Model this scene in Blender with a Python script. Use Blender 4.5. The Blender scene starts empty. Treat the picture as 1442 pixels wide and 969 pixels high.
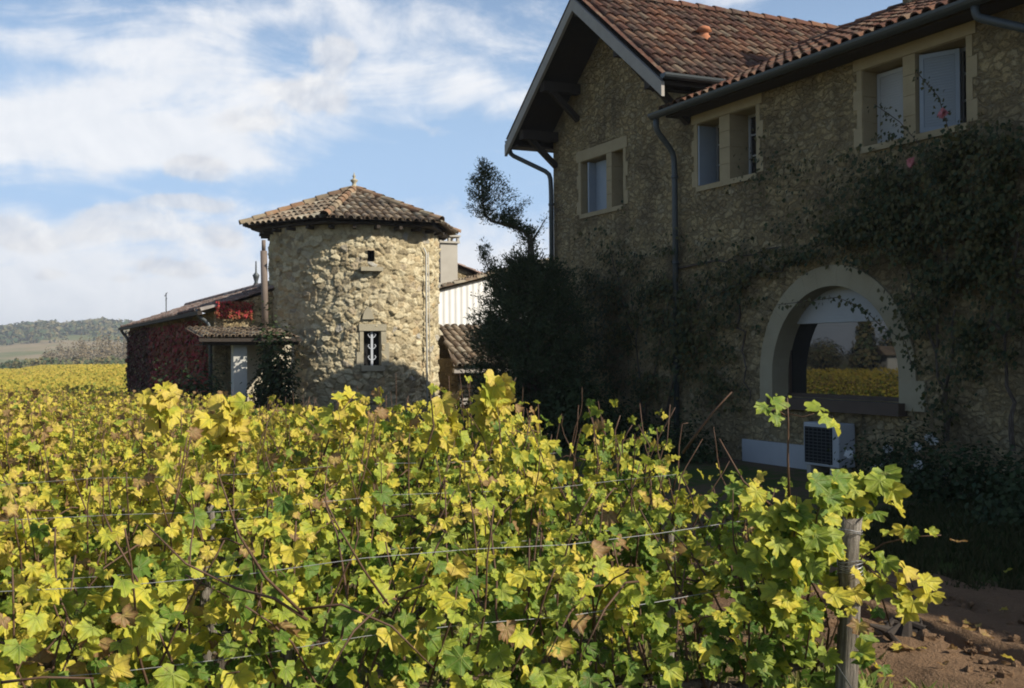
import bpy, bmesh, math, random
import numpy as np
from mathutils import Vector, Matrix
R = math.radians
rng = np.random.default_rng(7)
random.seed(7)
S = bpy.context.scene
COL = S.collection

# ------------------------------------------------------------------ camera, sky, sun, exposure
FPX, CX, HY = 1560.0, 721.0, 497.0          # focal length and horizon of the 1442 px wide photograph
CAMZ = 1.75
cd = bpy.data.cameras.new('camera'); cam = bpy.data.objects.new('camera', cd); COL.objects.link(cam)
cd.sensor_width = 36.0; cd.lens = 36.0 * FPX / 1442.0
cd.clip_start = 0.05; cd.clip_end = 8000
cam.matrix_world = Matrix.Translation((0, 0, CAMZ)) @ Matrix.Rotation(R(90 + 0.46), 4, 'X') @ Matrix.Rotation(R(-0.4), 4, 'Z')
S.camera = cam

SUN_AZ = (0.906, -0.423)                    # horizontal direction towards the sun
SUN_EL = R(36)
sd = bpy.data.lights.new('sun', 'SUN'); sd.energy = 5.0; sd.angle = R(0.53); sd.color = (1.0, 0.93, 0.80)
sun = bpy.data.objects.new('sun', sd); COL.objects.link(sun)
to_sun = Vector((SUN_AZ[0] * math.cos(SUN_EL), SUN_AZ[1] * math.cos(SUN_EL), math.sin(SUN_EL))).normalized()
sun.rotation_euler = to_sun.to_track_quat('Z', 'Y').to_euler(); sun.location = (30, -20, 40)

SKY_STRENGTH = 0.098
W = bpy.data.worlds.new('World'); S.world = W; W.use_nodes = True
nt = W.node_tree; nt.nodes.clear()
class G:
    """small helper to write node graphs as expressions"""
    def __init__(s, tree): s.t = tree
    def n(s, kind, **kw):
        x = s.t.nodes.new(kind)
        for k, v in kw.items(): setattr(x, k, v)
        return x
    def link(s, a, b): s.t.links.new(a, b)
    def put(s, sock, val):
        if hasattr(val, 'links') or isinstance(val, bpy.types.NodeSocket): s.t.links.new(val, sock)
        else: sock.default_value = val
    def m(s, op, a, b=0.0, c=None, clamp=False):
        x = s.n('ShaderNodeMath', operation=op, use_clamp=clamp)
        s.put(x.inputs[0], a); s.put(x.inputs[1], b)
        if c is not None: s.put(x.inputs[2], c)
        return x.outputs[0]
    def mix(s, f, a, b, blend='MIX'):
        x = s.n('ShaderNodeMix', data_type='RGBA', blend_type=blend)
        s.put(x.inputs[0], f)
        s.put(x.inputs[6], a if not isinstance(a, tuple) else (*a, 1)[:4]); s.put(x.inputs[7], b if not isinstance(b, tuple) else (*b, 1)[:4])
        return x.outputs[2]
    def noise(s, vec, scale, detail=4, rough=0.55, dist=0.0, out='Fac'):
        x = s.n('ShaderNodeTexNoise')
        if vec is not None: s.link(vec, x.inputs['Vector'])
        x.inputs['Scale'].default_value = scale; x.inputs['Detail'].default_value = detail
        x.inputs['Roughness'].default_value = rough; x.inputs['Distortion'].default_value = dist
        return x.outputs[out]
    def smooth(s, v, lo, hi, a=0.0, b=1.0):
        x = s.n('ShaderNodeMapRange', interpolation_type='SMOOTHSTEP')
        s.put(x.inputs[0], v); x.inputs[1].default_value = lo; x.inputs[2].default_value = hi
        x.inputs[3].default_value = a; x.inputs[4].default_value = b
        return x.outputs[0]
    def ramp(s, fac, stops):
        x = s.n('ShaderNodeValToRGB'); s.put(x.inputs[0], fac); e = x.color_ramp.elements
        e[0].position, e[0].color = stops[0][0], (*stops[0][1], 1)
        e[1].position, e[1].color = stops[-1][0], (*stops[-1][1], 1)
        for p, c in stops[1:-1]:
            k = e.new(p); k.color = (*c, 1)
        return x.outputs[0]

def build_world():
    g = G(nt)
    out = g.n('ShaderNodeOutputWorld'); bg = g.n('ShaderNodeBackground'); bg.inputs[1].default_value = SKY_STRENGTH
    g.link(bg.outputs[0], out.inputs[0])
    sky = g.n('ShaderNodeTexSky', sky_type='NISHITA', sun_disc=False, sun_elevation=SUN_EL,
              sun_rotation=math.atan2(SUN_AZ[0], SUN_AZ[1]), altitude=60, air_density=1.0, dust_density=1.0, ozone_density=1.6)
    tc = g.n('ShaderNodeTexCoord'); sp = g.n('ShaderNodeSeparateXYZ'); g.link(tc.outputs['Generated'], sp.inputs[0])
    x, y, z = sp.outputs
    az = g.m('ARCTAN2', x, y); el = g.m('ARCSINE', z)
    # degrees-like sky coordinates, 1 unit = 100 / 1560 rad
    U = g.m('MULTIPLY', az, 15.6); V = g.m('MULTIPLY', el, 15.6)
    cb = g.n('ShaderNodeCombineXYZ'); g.link(U, cb.inputs[0]); g.link(V, cb.inputs[1])
    mp = g.n('ShaderNodeMapping'); mp.inputs['Rotation'].default_value = (0, 0, R(-14)); mp.inputs['Scale'].default_value = (0.42, 1.25, 1); g.link(cb.outputs[0], mp.inputs[0])
    streak = g.noise(mp.outputs[0], 0.8, 9, 0.62, 0.5)
    fine = g.noise(cb.outputs[0], 1.1, 7, 0.58, 0.3)
    wide = g.noise(cb.outputs[0], 0.22, 3, 0.5)
    wp = g.n('ShaderNodeTexNoise'); g.link(cb.outputs[0], wp.inputs['Vector']); wp.inputs['Scale'].default_value = 0.9; wp.inputs['Detail'].default_value = 3
    ws = g.n('ShaderNodeSeparateXYZ'); g.link(wp.outputs['Color'], ws.inputs[0])
    Uw = g.m('ADD', U, g.m('MULTIPLY', g.m('SUBTRACT', ws.outputs[0], 0.5), 1.1)); Vw = g.m('ADD', V, g.m('MULTIPLY', g.m('SUBTRACT', ws.outputs[1], 0.5), 0.5))
    sh = g.n('ShaderNodeVectorMath', operation='ADD'); g.link(cb.outputs[0], sh.inputs[0]); sh.inputs[1].default_value = (.10, .16, 0)
    fine2 = g.noise(sh.outputs[0], 1.1, 7, 0.58, 0.3)
    relief = g.m('ADD', g.m('MULTIPLY', g.m('SUBTRACT', fine, fine2), 3.2), 0.5, clamp=True)
    def blobs(lst):
        tot = None
        for (u, v, su, sv, w) in lst:
            a0, e0 = math.atan((u - CX) / FPX) * 15.6, math.atan((HY - v) / FPX) * 15.6
            du = g.m('MULTIPLY', g.m('SUBTRACT', Uw, a0), 100.0 / su); dv = g.m('MULTIPLY', g.m('SUBTRACT', Vw, e0), 100.0 / sv)
            q = g.m('ADD', g.m('MULTIPLY', du, du), g.m('MULTIPLY', dv, dv))
            e = g.m('MULTIPLY', g.m('POWER', 2.71828, g.m('MULTIPLY', q, -1.0)), w)
            tot = e if tot is None else g.m('ADD', tot, e)
        return tot
    lay = blobs([(230, 150, 260, 60, .30), (60, 215, 200, 50, .40), (250, 205, 160, 30, .25), (650, 105, 110, 45, .40), (545, 35, 90, 45, .38), (270, 50, 150, 30, .30), (40, 85, 60, 25, .2),
                 (360, 225, 110, 14, .30), (1060, 5, 70, 14, .35), (690, 20, 60, 18, .1),
                 (90, 12, 110, 22, -.40), (420, 48, 80, 22, -.42), (560, 215, 150, 45, -.36), (190, 266, 200, 20, -.42), (720, 55, 60, 40, -.18), (640, 20, 40, 60, -.15),
                 (660, 235, 130, 50, -.22), (150, 115, 90, 14, -.28), (1180, 60, 130, 60, -.4), (90, 290, 120, 12, -.25), (500, 235, 60, 30, -.2)])
    low = g.smooth(V, 0.2, 2.5, 0.75, 0.0)
    dens = g.m('ADD', g.m('ADD', lay, low), g.m('ADD', g.m('MULTIPLY', g.m('SUBTRACT', streak, 0.5), 2.1), g.m('MULTIPLY', g.m('SUBTRACT', wide, 0.5), 0.25)))
    away = g.m('ADD', g.smooth(g.m('ABSOLUTE', U), 7.6, 9.0, 0.0, -0.9), g.smooth(V, 5.2, 7.5, 0.0, -0.6))
    dens = g.m('ADD', dens, away)
    dens = g.m('ADD', dens, g.m('MULTIPLY', g.m('SUBTRACT', fine, 0.5), 0.7))
    veil = g.smooth(dens, -0.20, 0.46)
    pf = blobs([(430, 135, 80, 26, 1), (475, 78, 42, 26, 1), (280, 244, 42, 20, .95), (262, 290, 60, 13, .9), (165, 318, 66, 28, 1), (15, 338, 60, 22, 1), (310, 332, 60, 20, .8),
                (240, 378, 60, 15, .85), (60, 390, 40, 12, .6), (180, 395, 26, 8, .5), (620, 180, 40, 16, .4), (360, 180, 60, 16, .7), (680, 290, 60, 30, .5)])
    puff = g.smooth(g.m('ADD', pf, g.m('MULTIPLY', g.m('SUBTRACT', fine, 0.5), 1.3)), 0.30, 0.66)
    k = 1.0 / SKY_STRENGTH
    skyc = g.mix(1.0, sky.outputs[0], (1.0, 1.0, 1.02, 1), 'MULTIPLY')
    skyc = g.mix(g.m('MULTIPLY', g.smooth(V, 1.0, 6.5, 0.95, 0.0), g.smooth(g.m('ABSOLUTE', U), 7.6, 9.5, 1.0, 0.35)), skyc, (0.31 * k, 0.46 * k, 0.68 * k, 1))
    white = g.mix(relief, (0.645 * k, 0.66 * k, 0.69 * k, 1), (0.725 * k, 0.73 * k, 0.745 * k, 1))
    c = g.mix(g.m('MULTIPLY', veil, 0.90), skyc, white)
    grey = g.mix(relief, (0.46 * k, 0.47 * k, 0.51 * k, 1), (0.71 * k, 0.705 * k, 0.70 * k, 1))
    c = g.mix(g.m('MULTIPLY', puff, 0.66), c, grey)
    g.link(c, bg.inputs[0])
build_world()
S.view_settings.view_transform = 'Standard'; S.view_settings.look = 'None'
S.view_settings.exposure = 0.46; S.view_settings.gamma = 1.0; S.view_settings.use_curve_mapping = False
S.render.engine = 'CYCLES'
S.cycles.use_denoising = True; S.cycles.pixel_filter_type = 'BLACKMAN_HARRIS'; S.cycles.filter_width = 1.9
S.cycles.max_bounces = 8; S.cycles.diffuse_bounces = 3; S.cycles.transparent_max_bounces = 12
S.cycles.caustics_reflective = False; S.cycles.caustics_refractive = False

# ------------------------------------------------------------------ frames
TH = R(-64.6)
AX, AY = Vector((math.cos(TH), math.sin(TH), 0)), Vector((-math.sin(TH), math.cos(TH), 0))   # along the facade towards us / into the house
HOUSE = Vector((4.6, 15.9, 0))
def row_pt(a, d, z=0.0): return AX * a + AY * d + Vector((0, 0, z))
def ground_z(x, y):
    r = math.hypot(x, y) if y > -5 else 0
    if y < 12: return 0.0
    side = min(1.0, max(0.0, (9.0 - (x * .9033 + y * .4289)) / 4.0))      # the land falls away on the vineyard side
    if y < 40: return -0.023 * (y - 12) * side
    return -0.644 * side - 0.0066 * (min(y, 900) - 40)
def wall_pt(u, v, off=0.0):
    """(along, height) on the facade plane, off metres in front of it, seen at photo pixel u, v"""
    r = (u - CX) / FPX
    ox, oy = HOUSE.x - AY.x * off, HOUSE.y - AY.y * off
    x = (r * oy - ox) / (AX.x - r * AX.y)
    return x, CAMZ + (HY - v) * (oy + x * AX.y) / FPX

# ------------------------------------------------------------------ mesh builder
class MB:
    def __init__(s): s.v = []; s.f = []; s.r = []
    def add(s, vs, fs, r=None):
        b = len(s.v); s.v.extend(vs); s.f.extend([tuple(i + b for i in f) for f in fs])
        s.r.extend([random.random() if r is None else r] * len(fs)); return s
    def box(s, x0, x1, y0, y1, z0, z1, r=None, M=None):
        vs = [Vector((x, y, z)) for x in (x0, x1) for y in (y0, y1) for z in (z0, z1)]
        if M is not None: vs = [M @ v for v in vs]
        return s.add(vs, [(0, 1, 3, 2), (4, 6, 7, 5), (0, 4, 5, 1), (2, 3, 7, 6), (0, 2, 6, 4), (1, 5, 7, 3)], r)
    def beam(s, p, q, w, h, r=None, up=(0, 0, 1)):
        p, q = Vector(p), Vector(q); d = (q - p).normalized(); sd_ = d.cross(Vector(up))
        if sd_.length < 1e-4: sd_ = Vector((1, 0, 0))
        sd_.normalize(); u = sd_.cross(d).normalized()
        vs = [c + sd_ * a * w / 2 + u * b * h / 2 for c in (p, q) for a in (-1, 1) for b in (-1, 1)]
        return s.add(vs, [(0, 1, 3, 2), (4, 6, 7, 5), (0, 4, 5, 1), (2, 3, 7, 6), (0, 2, 6, 4), (1, 5, 7, 3)], r)
    def tube(s, pts, rad, n=8, r=None, cap=True, arc=None):
        pts = [Vector(p) for p in pts]; m = len(pts)
        if not hasattr(rad, '__len__'): rad = [rad] * m
        vs = []; prev = None
        for i, p in enumerate(pts):
            t = (pts[min(i + 1, m - 1)] - pts[max(i - 1, 0)]).normalized()
            a = prev if prev is not None else (Vector((0, 0, 1)) if abs(t.z) < .9 else Vector((1, 0, 0)))
            a = (a - t * a.dot(t)); a = a.normalized() if a.length > 1e-5 else t.orthogonal().normalized()
            prev = a; b = t.cross(a)
            for k in range(n):
                th = 2 * math.pi * k / n
                vs.append(p + (a * math.cos(th) + b * math.sin(th)) * rad[i])
        fs = [(i * n + k, i * n + (k + 1) % n, (i + 1) * n + (k + 1) % n, (i + 1) * n + k) for i in range(m - 1) for k in range(n)]
        if cap: fs += [tuple(range(n))[::-1], tuple(range((m - 1) * n, m * n))]
        return s.add(vs, fs, r)
    def lathe(s, prof, c=(0, 0, 0), n=12, r=None):
        c = Vector(c); vs = [c + Vector((a * math.cos(2 * math.pi * k / n), a * math.sin(2 * math.pi * k / n), z)) for a, z in prof for k in range(n)]
        fs = [(i * n + k, i * n + (k + 1) % n, (i + 1) * n + (k + 1) % n, (i + 1) * n + k) for i in range(len(prof) - 1) for k in range(n)]
        fs += [tuple(range(n))[::-1], tuple(range((len(prof) - 1) * n, len(prof) * n))]
        return s.add(vs, fs, r)
    def prism(s, poly, y0, y1, r=None):
        """polygon of (x, z) swept from y0 to y1"""
        n = len(poly); vs = [Vector((x, y0, z)) for x, z in poly] + [Vector((x, y1, z)) for x, z in poly]
        fs = [tuple(range(n)), tuple(range(2 * n - 1, n - 1, -1))] + [(i, i + n, (i + 1) % n + n, (i + 1) % n) for i in range(n)]
        return s.add(vs, fs, r)
    def build(s, name, mat, parent=None, smooth=False):
        me = bpy.data.meshes.new(name); me.from_pydata([tuple(v) for v in s.v], [], s.f)
        at = me.attributes.new('rnd', 'FLOAT', 'FACE'); at.data.foreach_set('value', s.r)
        if smooth: me.polygons.foreach_set('use_smooth', [True] * len(me.polygons))
        me.materials.append(mat)
        return link(name, me, parent)
def link(name, me, parent=None):
    o = bpy.data.objects.new(name, me); COL.objects.link(o)
    if parent is not None: o.parent = parent
    return o
def np_mesh(name, V, F, mat, fattr=None, vattr=None, smooth=False):
    """V (n,3), F (m,k) numpy"""
    me = bpy.data.meshes.new(name); n, (m, k) = len(V), F.shape
    me.vertices.add(n); me.vertices.foreach_set('co', np.asarray(V, np.float32).ravel())
    me.loops.add(m * k); me.loops.foreach_set('vertex_index', F.astype(np.int32).ravel())
    me.polygons.add(m); me.polygons.foreach_set('loop_start', np.arange(0, m * k, k, dtype=np.int32)); me.polygons.foreach_set('loop_total', np.full(m, k, np.int32))
    for nm, a in (fattr or {}).items(): me.attributes.new(nm, 'FLOAT', 'FACE').data.foreach_set('value', np.asarray(a, np.float32))
    for nm, a in (vattr or {}).items(): me.attributes.new(nm, 'FLOAT', 'POINT').data.foreach_set('value', np.asarray(a, np.float32))
    me.update(calc_edges=True); me.validate()
    if smooth: me.polygons.foreach_set('use_smooth', np.ones(m, bool))
    me.materials.append(mat); return me
def tag(o, label=None, cat=None, group=None, kind=None):
    if label: o['label'] = label
    if cat: o['category'] = cat
    if group: o['group'] = group
    if kind: o['kind'] = kind
    return o
def thing(name, label, cat, loc=(0, 0, 0), rz=0.0, group=None):
    o = bpy.data.objects.new(name, None); COL.objects.link(o); o.location = loc; o.rotation_euler = (0, 0, rz); o.empty_display_size = 0.2
    return tag(o, label, cat, group)

# ------------------------------------------------------------------ materials
def mat(name, fn, rough=0.85, spec=0.25, metal=0.0, trans=None):
    m = bpy.data.materials.new(name); m.use_nodes = True; t = m.node_tree; g = G(t)
    b = t.nodes['Principled BSDF']; b.inputs['Roughness'].default_value = rough; b.inputs['Specular IOR Level'].default_value = spec; b.inputs['Metallic'].default_value = metal
    tc = g.n('ShaderNodeTexCoord').outputs['Object']
    res = fn(g, tc)
    col, bump = (res if isinstance(res, tuple) and len(res) == 2 else (res, None))
    g.put(b.inputs['Base Color'], col if not isinstance(col, tuple) else (*col, 1)[:4])
    if bump is not None:
        h, dist = bump; bn = g.n('ShaderNodeBump'); bn.inputs['Distance'].default_value = dist; bn.inputs['Strength'].default_value = 1.0
        g.put(bn.inputs['Height'], h); g.link(bn.outputs[0], b.inputs['Normal'])
    if trans:
        tr = g.n('ShaderNodeBsdfTranslucent'); g.put(tr.inputs[0], col if not isinstance(col, tuple) else (*col, 1)[:4])
        mx = g.n('ShaderNodeMixShader'); mx.inputs[0].default_value = trans
        g.link(b.outputs[0], mx.inputs[1]); g.link(tr.outputs[0], mx.inputs[2]); g.link(mx.outputs[0], t.nodes['Material Output'].inputs[0])
    return m
def attr(g, name):
    a = g.n('ShaderNodeAttribute'); a.attribute_name = name; return a.outputs['Fac']
def plain(c, c2, scale=3.0, bump=0.002, bscale=40):
    def f(g, p):
        n = g.noise(p, scale, 6, .6); return g.mix(n, c, c2), (g.noise(p, bscale, 4), bump)
    return f
def m_rubble(g, p):
    wv = g.n('ShaderNodeVectorMath', operation='ADD'); g.link(p, wv.inputs[0])
    nz = g.n('ShaderNodeTexNoise'); g.link(p, nz.inputs['Vector']); nz.inputs['Scale'].default_value = 4; nz.inputs['Detail'].default_value = 5; nz.inputs['Roughness'].default_value = .65
    sc = g.n('ShaderNodeVectorMath', operation='SCALE'); g.link(nz.outputs['Color'], sc.inputs[0]); sc.inputs['Scale'].default_value = 0.30; g.link(sc.outputs[0], wv.inputs[1])
    mp = g.n('ShaderNodeMapping'); mp.inputs['Scale'].default_value = (1, 1, 2.1); g.link(wv.outputs[0], mp.inputs[0])
    v1 = g.n('ShaderNodeTexVoronoi', feature='F1'); v1.inputs['Scale'].default_value = 5.4; g.link(mp.outputs[0], v1.inputs['Vector'])
    v2 = g.n('ShaderNodeTexVoronoi', feature='DISTANCE_TO_EDGE'); v2.inputs['Scale'].default_value = 5.4; g.link(mp.outputs[0], v2.inputs['Vector'])
    cs = g.n('ShaderNodeSeparateXYZ'); g.link(v1.outputs['Color'], cs.inputs[0])
    stone = g.ramp(cs.outputs[0], [(0, (.42, .31, .16)), (.3, (.55, .415, .22)), (.7, (.64, .50, .28)), (1, (.50, .41, .26))])
    fine = g.noise(p, 18, 7, .7); big = g.noise(p, .9, 5, .65); mid = g.noise(p, 3.5, 5, .65)
    stone = g.mix(g.smooth(fine, .44, .66, 0, .75), stone, (.22, .165, .09))
    mort = g.mix(fine, (.30, .225, .12), (.58, .455, .26))
    c = g.mix(g.m('MULTIPLY', g.smooth(v2.outputs[0], .0, .08), g.smooth(mid, .30, .5, .5, 1)), mort, stone)
    c = g.mix(g.smooth(big, .45, .62, 0, .78), c, (.24, .185, .11)); c = g.mix(g.smooth(mid, .55, .75, 0, .5), c, (.55, .45, .28))
    mps = g.n('ShaderNodeMapping'); mps.inputs['Scale'].default_value = (1, 1, .10); g.link(p, mps.inputs[0])
    c = g.mix(g.smooth(g.noise(mps.outputs[0], 2.6, 5, .6), .54, .72, 0, .5), c, (.13, .11, .075))
    h = g.m('ADD', g.m('MULTIPLY', g.smooth(v2.outputs[0], 0, .14), 1.0), g.m('MULTIPLY', fine, 1.2))
    return c, (h, .08)
def m_tower(g, p):
    r = attr(g, 'cell'); mo = attr(g, 'mortar'); fine = g.noise(p, 16, 6, .65)
    st = g.ramp(r, [(0, (.22, .18, .115)), (.2, (.40, .33, .20)), (.5, (.48, .415, .27)), (.8, (.56, .49, .33)), (.92, (.38, .28, .15)), (1, (.34, .33, .29))])
    st = g.mix(g.smooth(fine, .48, .8, 0, .75), st, (.14, .12, .085)); st = g.mix(g.smooth(g.noise(p, 1.2, 4), .45, .7, 0, .45), st, (.22, .19, .14))
    c = g.mix(mo, g.mix(fine, (.24, .19, .115), (.42, .35, .22)), st)
    return c, (g.noise(p, 26, 6, .65), .022)
def m_tile(c0, c1, c2, lich=(.30, .27, .19)):
    def f(g, p):
        r = attr(g, 'rnd'); n = g.noise(p, 5, 6, .65); n2 = g.noise(p, 1.3, 4, .6)
        c = g.ramp(r, [(0, c0), (.45, c1), (.8, c2), (1, lich)])
        c = g.mix(g.smooth(n, .48, .68, 0, .7), c, lich); c = g.mix(g.smooth(n2, .45, .65, 0, .55), c, (.05, .042, .036))
        return c, (g.noise(p, 45, 5, .6), .006)
    return f
def m_leaf(stops, brown=(.20, .10, .035), edge=True):
    def f(g, p):
        h = attr(g, 'hue'); e = attr(g, 'edge'); oi = g.n('ShaderNodeObjectInfo'); sp = g.n('ShaderNodeSeparateColor'); g.link(oi.outputs['Color'], sp.inputs[0])
        n = g.noise(p, 26, 3, .6)
        hh = g.m('ADD', g.m('ADD', h, g.m('SUBTRACT', sp.outputs[0], .5)), g.m('MULTIPLY', g.m('SUBTRACT', n, .5), .35))
        if edge: hh = g.m('ADD', hh, g.m('MULTIPLY', e, .13))
        c = g.ramp(hh, stops)
        if edge: c = g.mix(g.smooth(g.m('ADD', g.m('MULTIPLY', e, .55), g.m('MULTIPLY', hh, .45)), .78, .98, 0, .8), c, brown)
        if edge:
            lx = g.m('ABSOLUTE', attr(g, 'leafx')); ly = attr(g, 'leafy'); d = lx
            for an in (46, 92): d = g.m('MINIMUM', d, g.m('ABSOLUTE', g.m('SUBTRACT', g.m('MULTIPLY', lx, math.cos(R(an))), g.m('MULTIPLY', ly, math.sin(R(an))))))
            vein = g.smooth(d, .012, .05, 1, 0); c = g.mix(g.m('MULTIPLY', vein, .24), c, (.50, .48, .16))
            c = g.mix(g.m('MULTIPLY', g.smooth(g.noise(p, 14, 4, .7), .60, .70), .5), c, (.22, .15, .06))
            return c, (g.m('ADD', g.noise(p, 60, 3), g.m('MULTIPLY', vein, -.6)), .004)
        return c, (g.noise(p, 60, 3), .004)
    return f
VINE_STOPS = [(0, (.055, .12, .018)), (.25, (.12, .20, .028)), (.45, (.34, .39, .05)), (.65, (.60, .51, .055)), (.86, (.60, .45, .10)), (1, (.32, .20, .09))]
M = {}
M['rubble'] = mat('rubble_wall', m_rubble, .95, .1)
M['tower'] = mat('tower_stone', m_tower, .95, .1)
M['ashlar'] = mat('cut_stone', plain((.28, .22, .13), (.42, .34, .21), 5, .006), .9, .15)
M['ashlar_grey'] = mat('grey_cut_stone', plain((.26, .23, .165), (.42, .375, .27), 6, .008), .9, .15)
def m_surround(g, p):
    n = g.noise(p, 3, 6, .6); return g.mix(n, (.26, .22, .145), (.37, .325, .225)), (g.noise(p, 30, 5), .006)
M['surround'] = mat('pale_render', m_surround, .9, .15)
M['tile_red'] = mat('red_canal_tile', m_tile((.060, .030, .022), (.118, .053, .034), (.165, .080, .046), (.165, .125, .085)), .9, .15)
M['tile_old'] = mat('mossy_canal_tile', m_tile((.11, .078, .055), (.20, .145, .095), (.27, .21, .145), (.31, .285, .22)), .92, .12)
M['tile_pink'] = mat('pale_canal_tile', m_tile((.16, .11, .09), (.24, .16, .13), (.28, .21, .18), (.30, .27, .24)), .92, .12)
M['ridge'] = mat('ridge_tile', m_tile((.19, .105, .06), (.26, .155, .09), (.26, .20, .13)), .92, .12)
M['pot'] = mat('terracotta', plain((.32, .12, .06), (.40, .17, .085)), .85)
M['wood_dark'] = mat('dark_timber', plain((.028, .022, .018), (.05, .038, .028), 8), .8)
M['wood_grey'] = mat('grey_painted_timber', plain((.26, .235, .205), (.38, .345, .30), 6), .7)
M['zinc'] = mat('grey_zinc', plain((.055, .065, .068), (.09, .10, .105), 4, .001), .5, .4, .3)
M['white'] = mat('white_paint', plain((.34, .35, .36), (.44, .445, .45), 3, .001), .55, .3)
M['white_blue'] = mat('pale_blue_paint', plain((.22, .26, .31), (.31, .34, .38), 3, .001), .55, .3)
M['plaster'] = mat('cream_plaster', plain((.46, .40, .29), (.58, .52, .40), 2, .003), .9)
M['plaster_w'] = mat('white_plaster', plain((.40, .39, .35), (.52, .51, .46), 2, .003), .9)
M['dark'] = mat('dark_room', lambda g, p: (.012, .012, .013), .9)  # near-black colour that paints in the darkness of unlit insides
M['curtain'] = mat('curtain', plain((.20, .19, .18), (.30, .29, .27), 5), .9)
M['brownsill'] = mat('brown_sill', plain((.06, .04, .03), (.10, .07, .05), 6), .6)
M['metal'] = mat('galvanised_wire', lambda g, p: (.30, .30, .30), .5, .4, .7)
M['rust'] = mat('rusty_flue', plain((.11, .085, .07), (.20, .155, .125), 5), .7, .3)
M['iron'] = mat('pale_iron', lambda g, p: (.45, .47, .50), .5, .4)
M['conc'] = mat('concrete', plain((.33, .30, .25), (.45, .42, .36), 3), .9)
def m_corr(g, p):
    w = g.n('ShaderNodeTexWave', wave_type='BANDS', bands_direction='Y'); g.link(p, w.inputs['Vector']); w.inputs['Scale'].default_value = 1.6
    return g.mix(g.noise(p, 2, 4), (.62, .61, .58), (.76, .75, .72)), (w.outputs[1], .02)
M['corr'] = mat('white_sheeting', m_corr, .6, .3)
def m_bark(g, p):
    mp = g.n('ShaderNodeMapping'); mp.inputs['Scale'].default_value = (1, 1, .12); g.link(p, mp.inputs[0])
    n = g.noise(mp.outputs[0], 55, 6, .65); return g.ramp(n, [(.3, (.03, .022, .017)), (.55, (.12, .095, .075)), (.75, (.26, .22, .18))]), (n, .02)
M['bark'] = mat('bark', m_bark, .95, .1)
def m_postwood(g, p):
    mp = g.n('ShaderNodeMapping'); mp.inputs['Scale'].default_value = (1, 1, .06); g.link(p, mp.inputs[0])
    n = g.noise(mp.outputs[0], 60, 6, .7); n2 = g.noise(p, 6, 4)
    c = g.ramp(n, [(.3, (.05, .04, .032)), (.5, (.22, .19, .155)), (.72, (.42, .38, .32))])
    return g.mix(g.smooth(n2, .5, .7, 0, .6), c, (.10, .08, .06)), (n, .025)
M['post'] = mat('weathered_post', m_postwood, .95, .1)
M['cane'] = mat('vine_cane', plain((.05, .028, .018), (.15, .085, .05), 12), .7, .3)
M['vine'] = mat('vine_leaf', m_leaf(VINE_STOPS), .52, .25, trans=.38)
M['vine_far'] = mat('vine_leaf_far', m_leaf([(0, (.06, .11, .02)), (.35, (.17, .19, .03)), (.6, (.34, .27, .04)), (.85, (.38, .27, .05)), (1, (.24, .15, .055))], edge=False), .7, .15, trans=.2)
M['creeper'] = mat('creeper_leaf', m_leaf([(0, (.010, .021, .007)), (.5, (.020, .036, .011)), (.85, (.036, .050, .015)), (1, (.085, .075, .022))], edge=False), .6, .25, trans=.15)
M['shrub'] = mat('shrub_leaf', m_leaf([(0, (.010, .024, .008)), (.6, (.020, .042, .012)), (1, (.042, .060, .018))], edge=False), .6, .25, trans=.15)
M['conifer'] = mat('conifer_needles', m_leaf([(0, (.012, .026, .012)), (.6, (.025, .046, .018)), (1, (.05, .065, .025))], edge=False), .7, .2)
M['red_ivy'] = mat('red_creeper_leaf', m_leaf([(0, (.10, .009, .016)), (.4, (.23, .017, .028)), (.8, (.36, .036, .040)), (1, (.20, .07, .028))], edge=False), .6, .2, trans=.15)
M['ivy_brown'] = mat('brown_green_creeper_leaf', m_leaf([(0, (.018, .026, .010)), (.5, (.040, .040, .014)), (.8, (.075, .035, .018)), (1, (.10, .02, .018))], edge=False), .7, .2, trans=.1)
M['petal_w'] = mat('white_petal', lambda g, p: (.75, .75, .74), .7, trans=.2)
M['petal_p'] = mat('pink_petal', lambda g, p: (.50, .17, .18), .7, trans=.2)
M['grass'] = mat('grass_blade', m_leaf([(0, (.045, .10, .02)), (.6, (.09, .17, .03)), (1, (.22, .22, .06))], edge=False), .7, .2, trans=.25)
M['grass_shade'] = mat('shade_grass_blade', m_leaf([(0, (.012, .024, .007)), (.6, (.024, .042, .010)), (1, (.06, .06, .022))], edge=False), .8, .15, trans=.15)  # darker copy of the grass, house shade put into the blade colour
M['forest'] = mat('far_foliage', m_leaf([(0, (.028, .050, .030)), (.5, (.045, .070, .036)), (.85, (.075, .085, .038)), (1, (.13, .11, .05))], edge=False), .9, .1)
M['brownwood'] = mat('bare_wood', m_leaf([(0, (.075, .065, .042)), (.5, (.12, .095, .058)), (1, (.18, .14, .08))], edge=False), .9, .1)
def m_ground(g, p):
    a = g.noise(p, .35, 5, .6); b = g.noise(p, 7, 6, .65); c = g.noise(p, 60, 4, .6)
    soil = g.mix(b, (.10, .065, .040), (.19, .13, .085)); gr = g.mix(c, (.035, .062, .014), (.10, .13, .03))
    col = g.mix(g.smooth(g.m('ADD', a, g.m('MULTIPLY', g.m('SUBTRACT', b, .5), .7)), .42, .58), soil, gr)
    return col, (g.m('ADD', b, g.m('MULTIPLY', c, .4)), .05)
M['ground'] = mat('grass_and_soil', m_ground, .95, .1)
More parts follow.
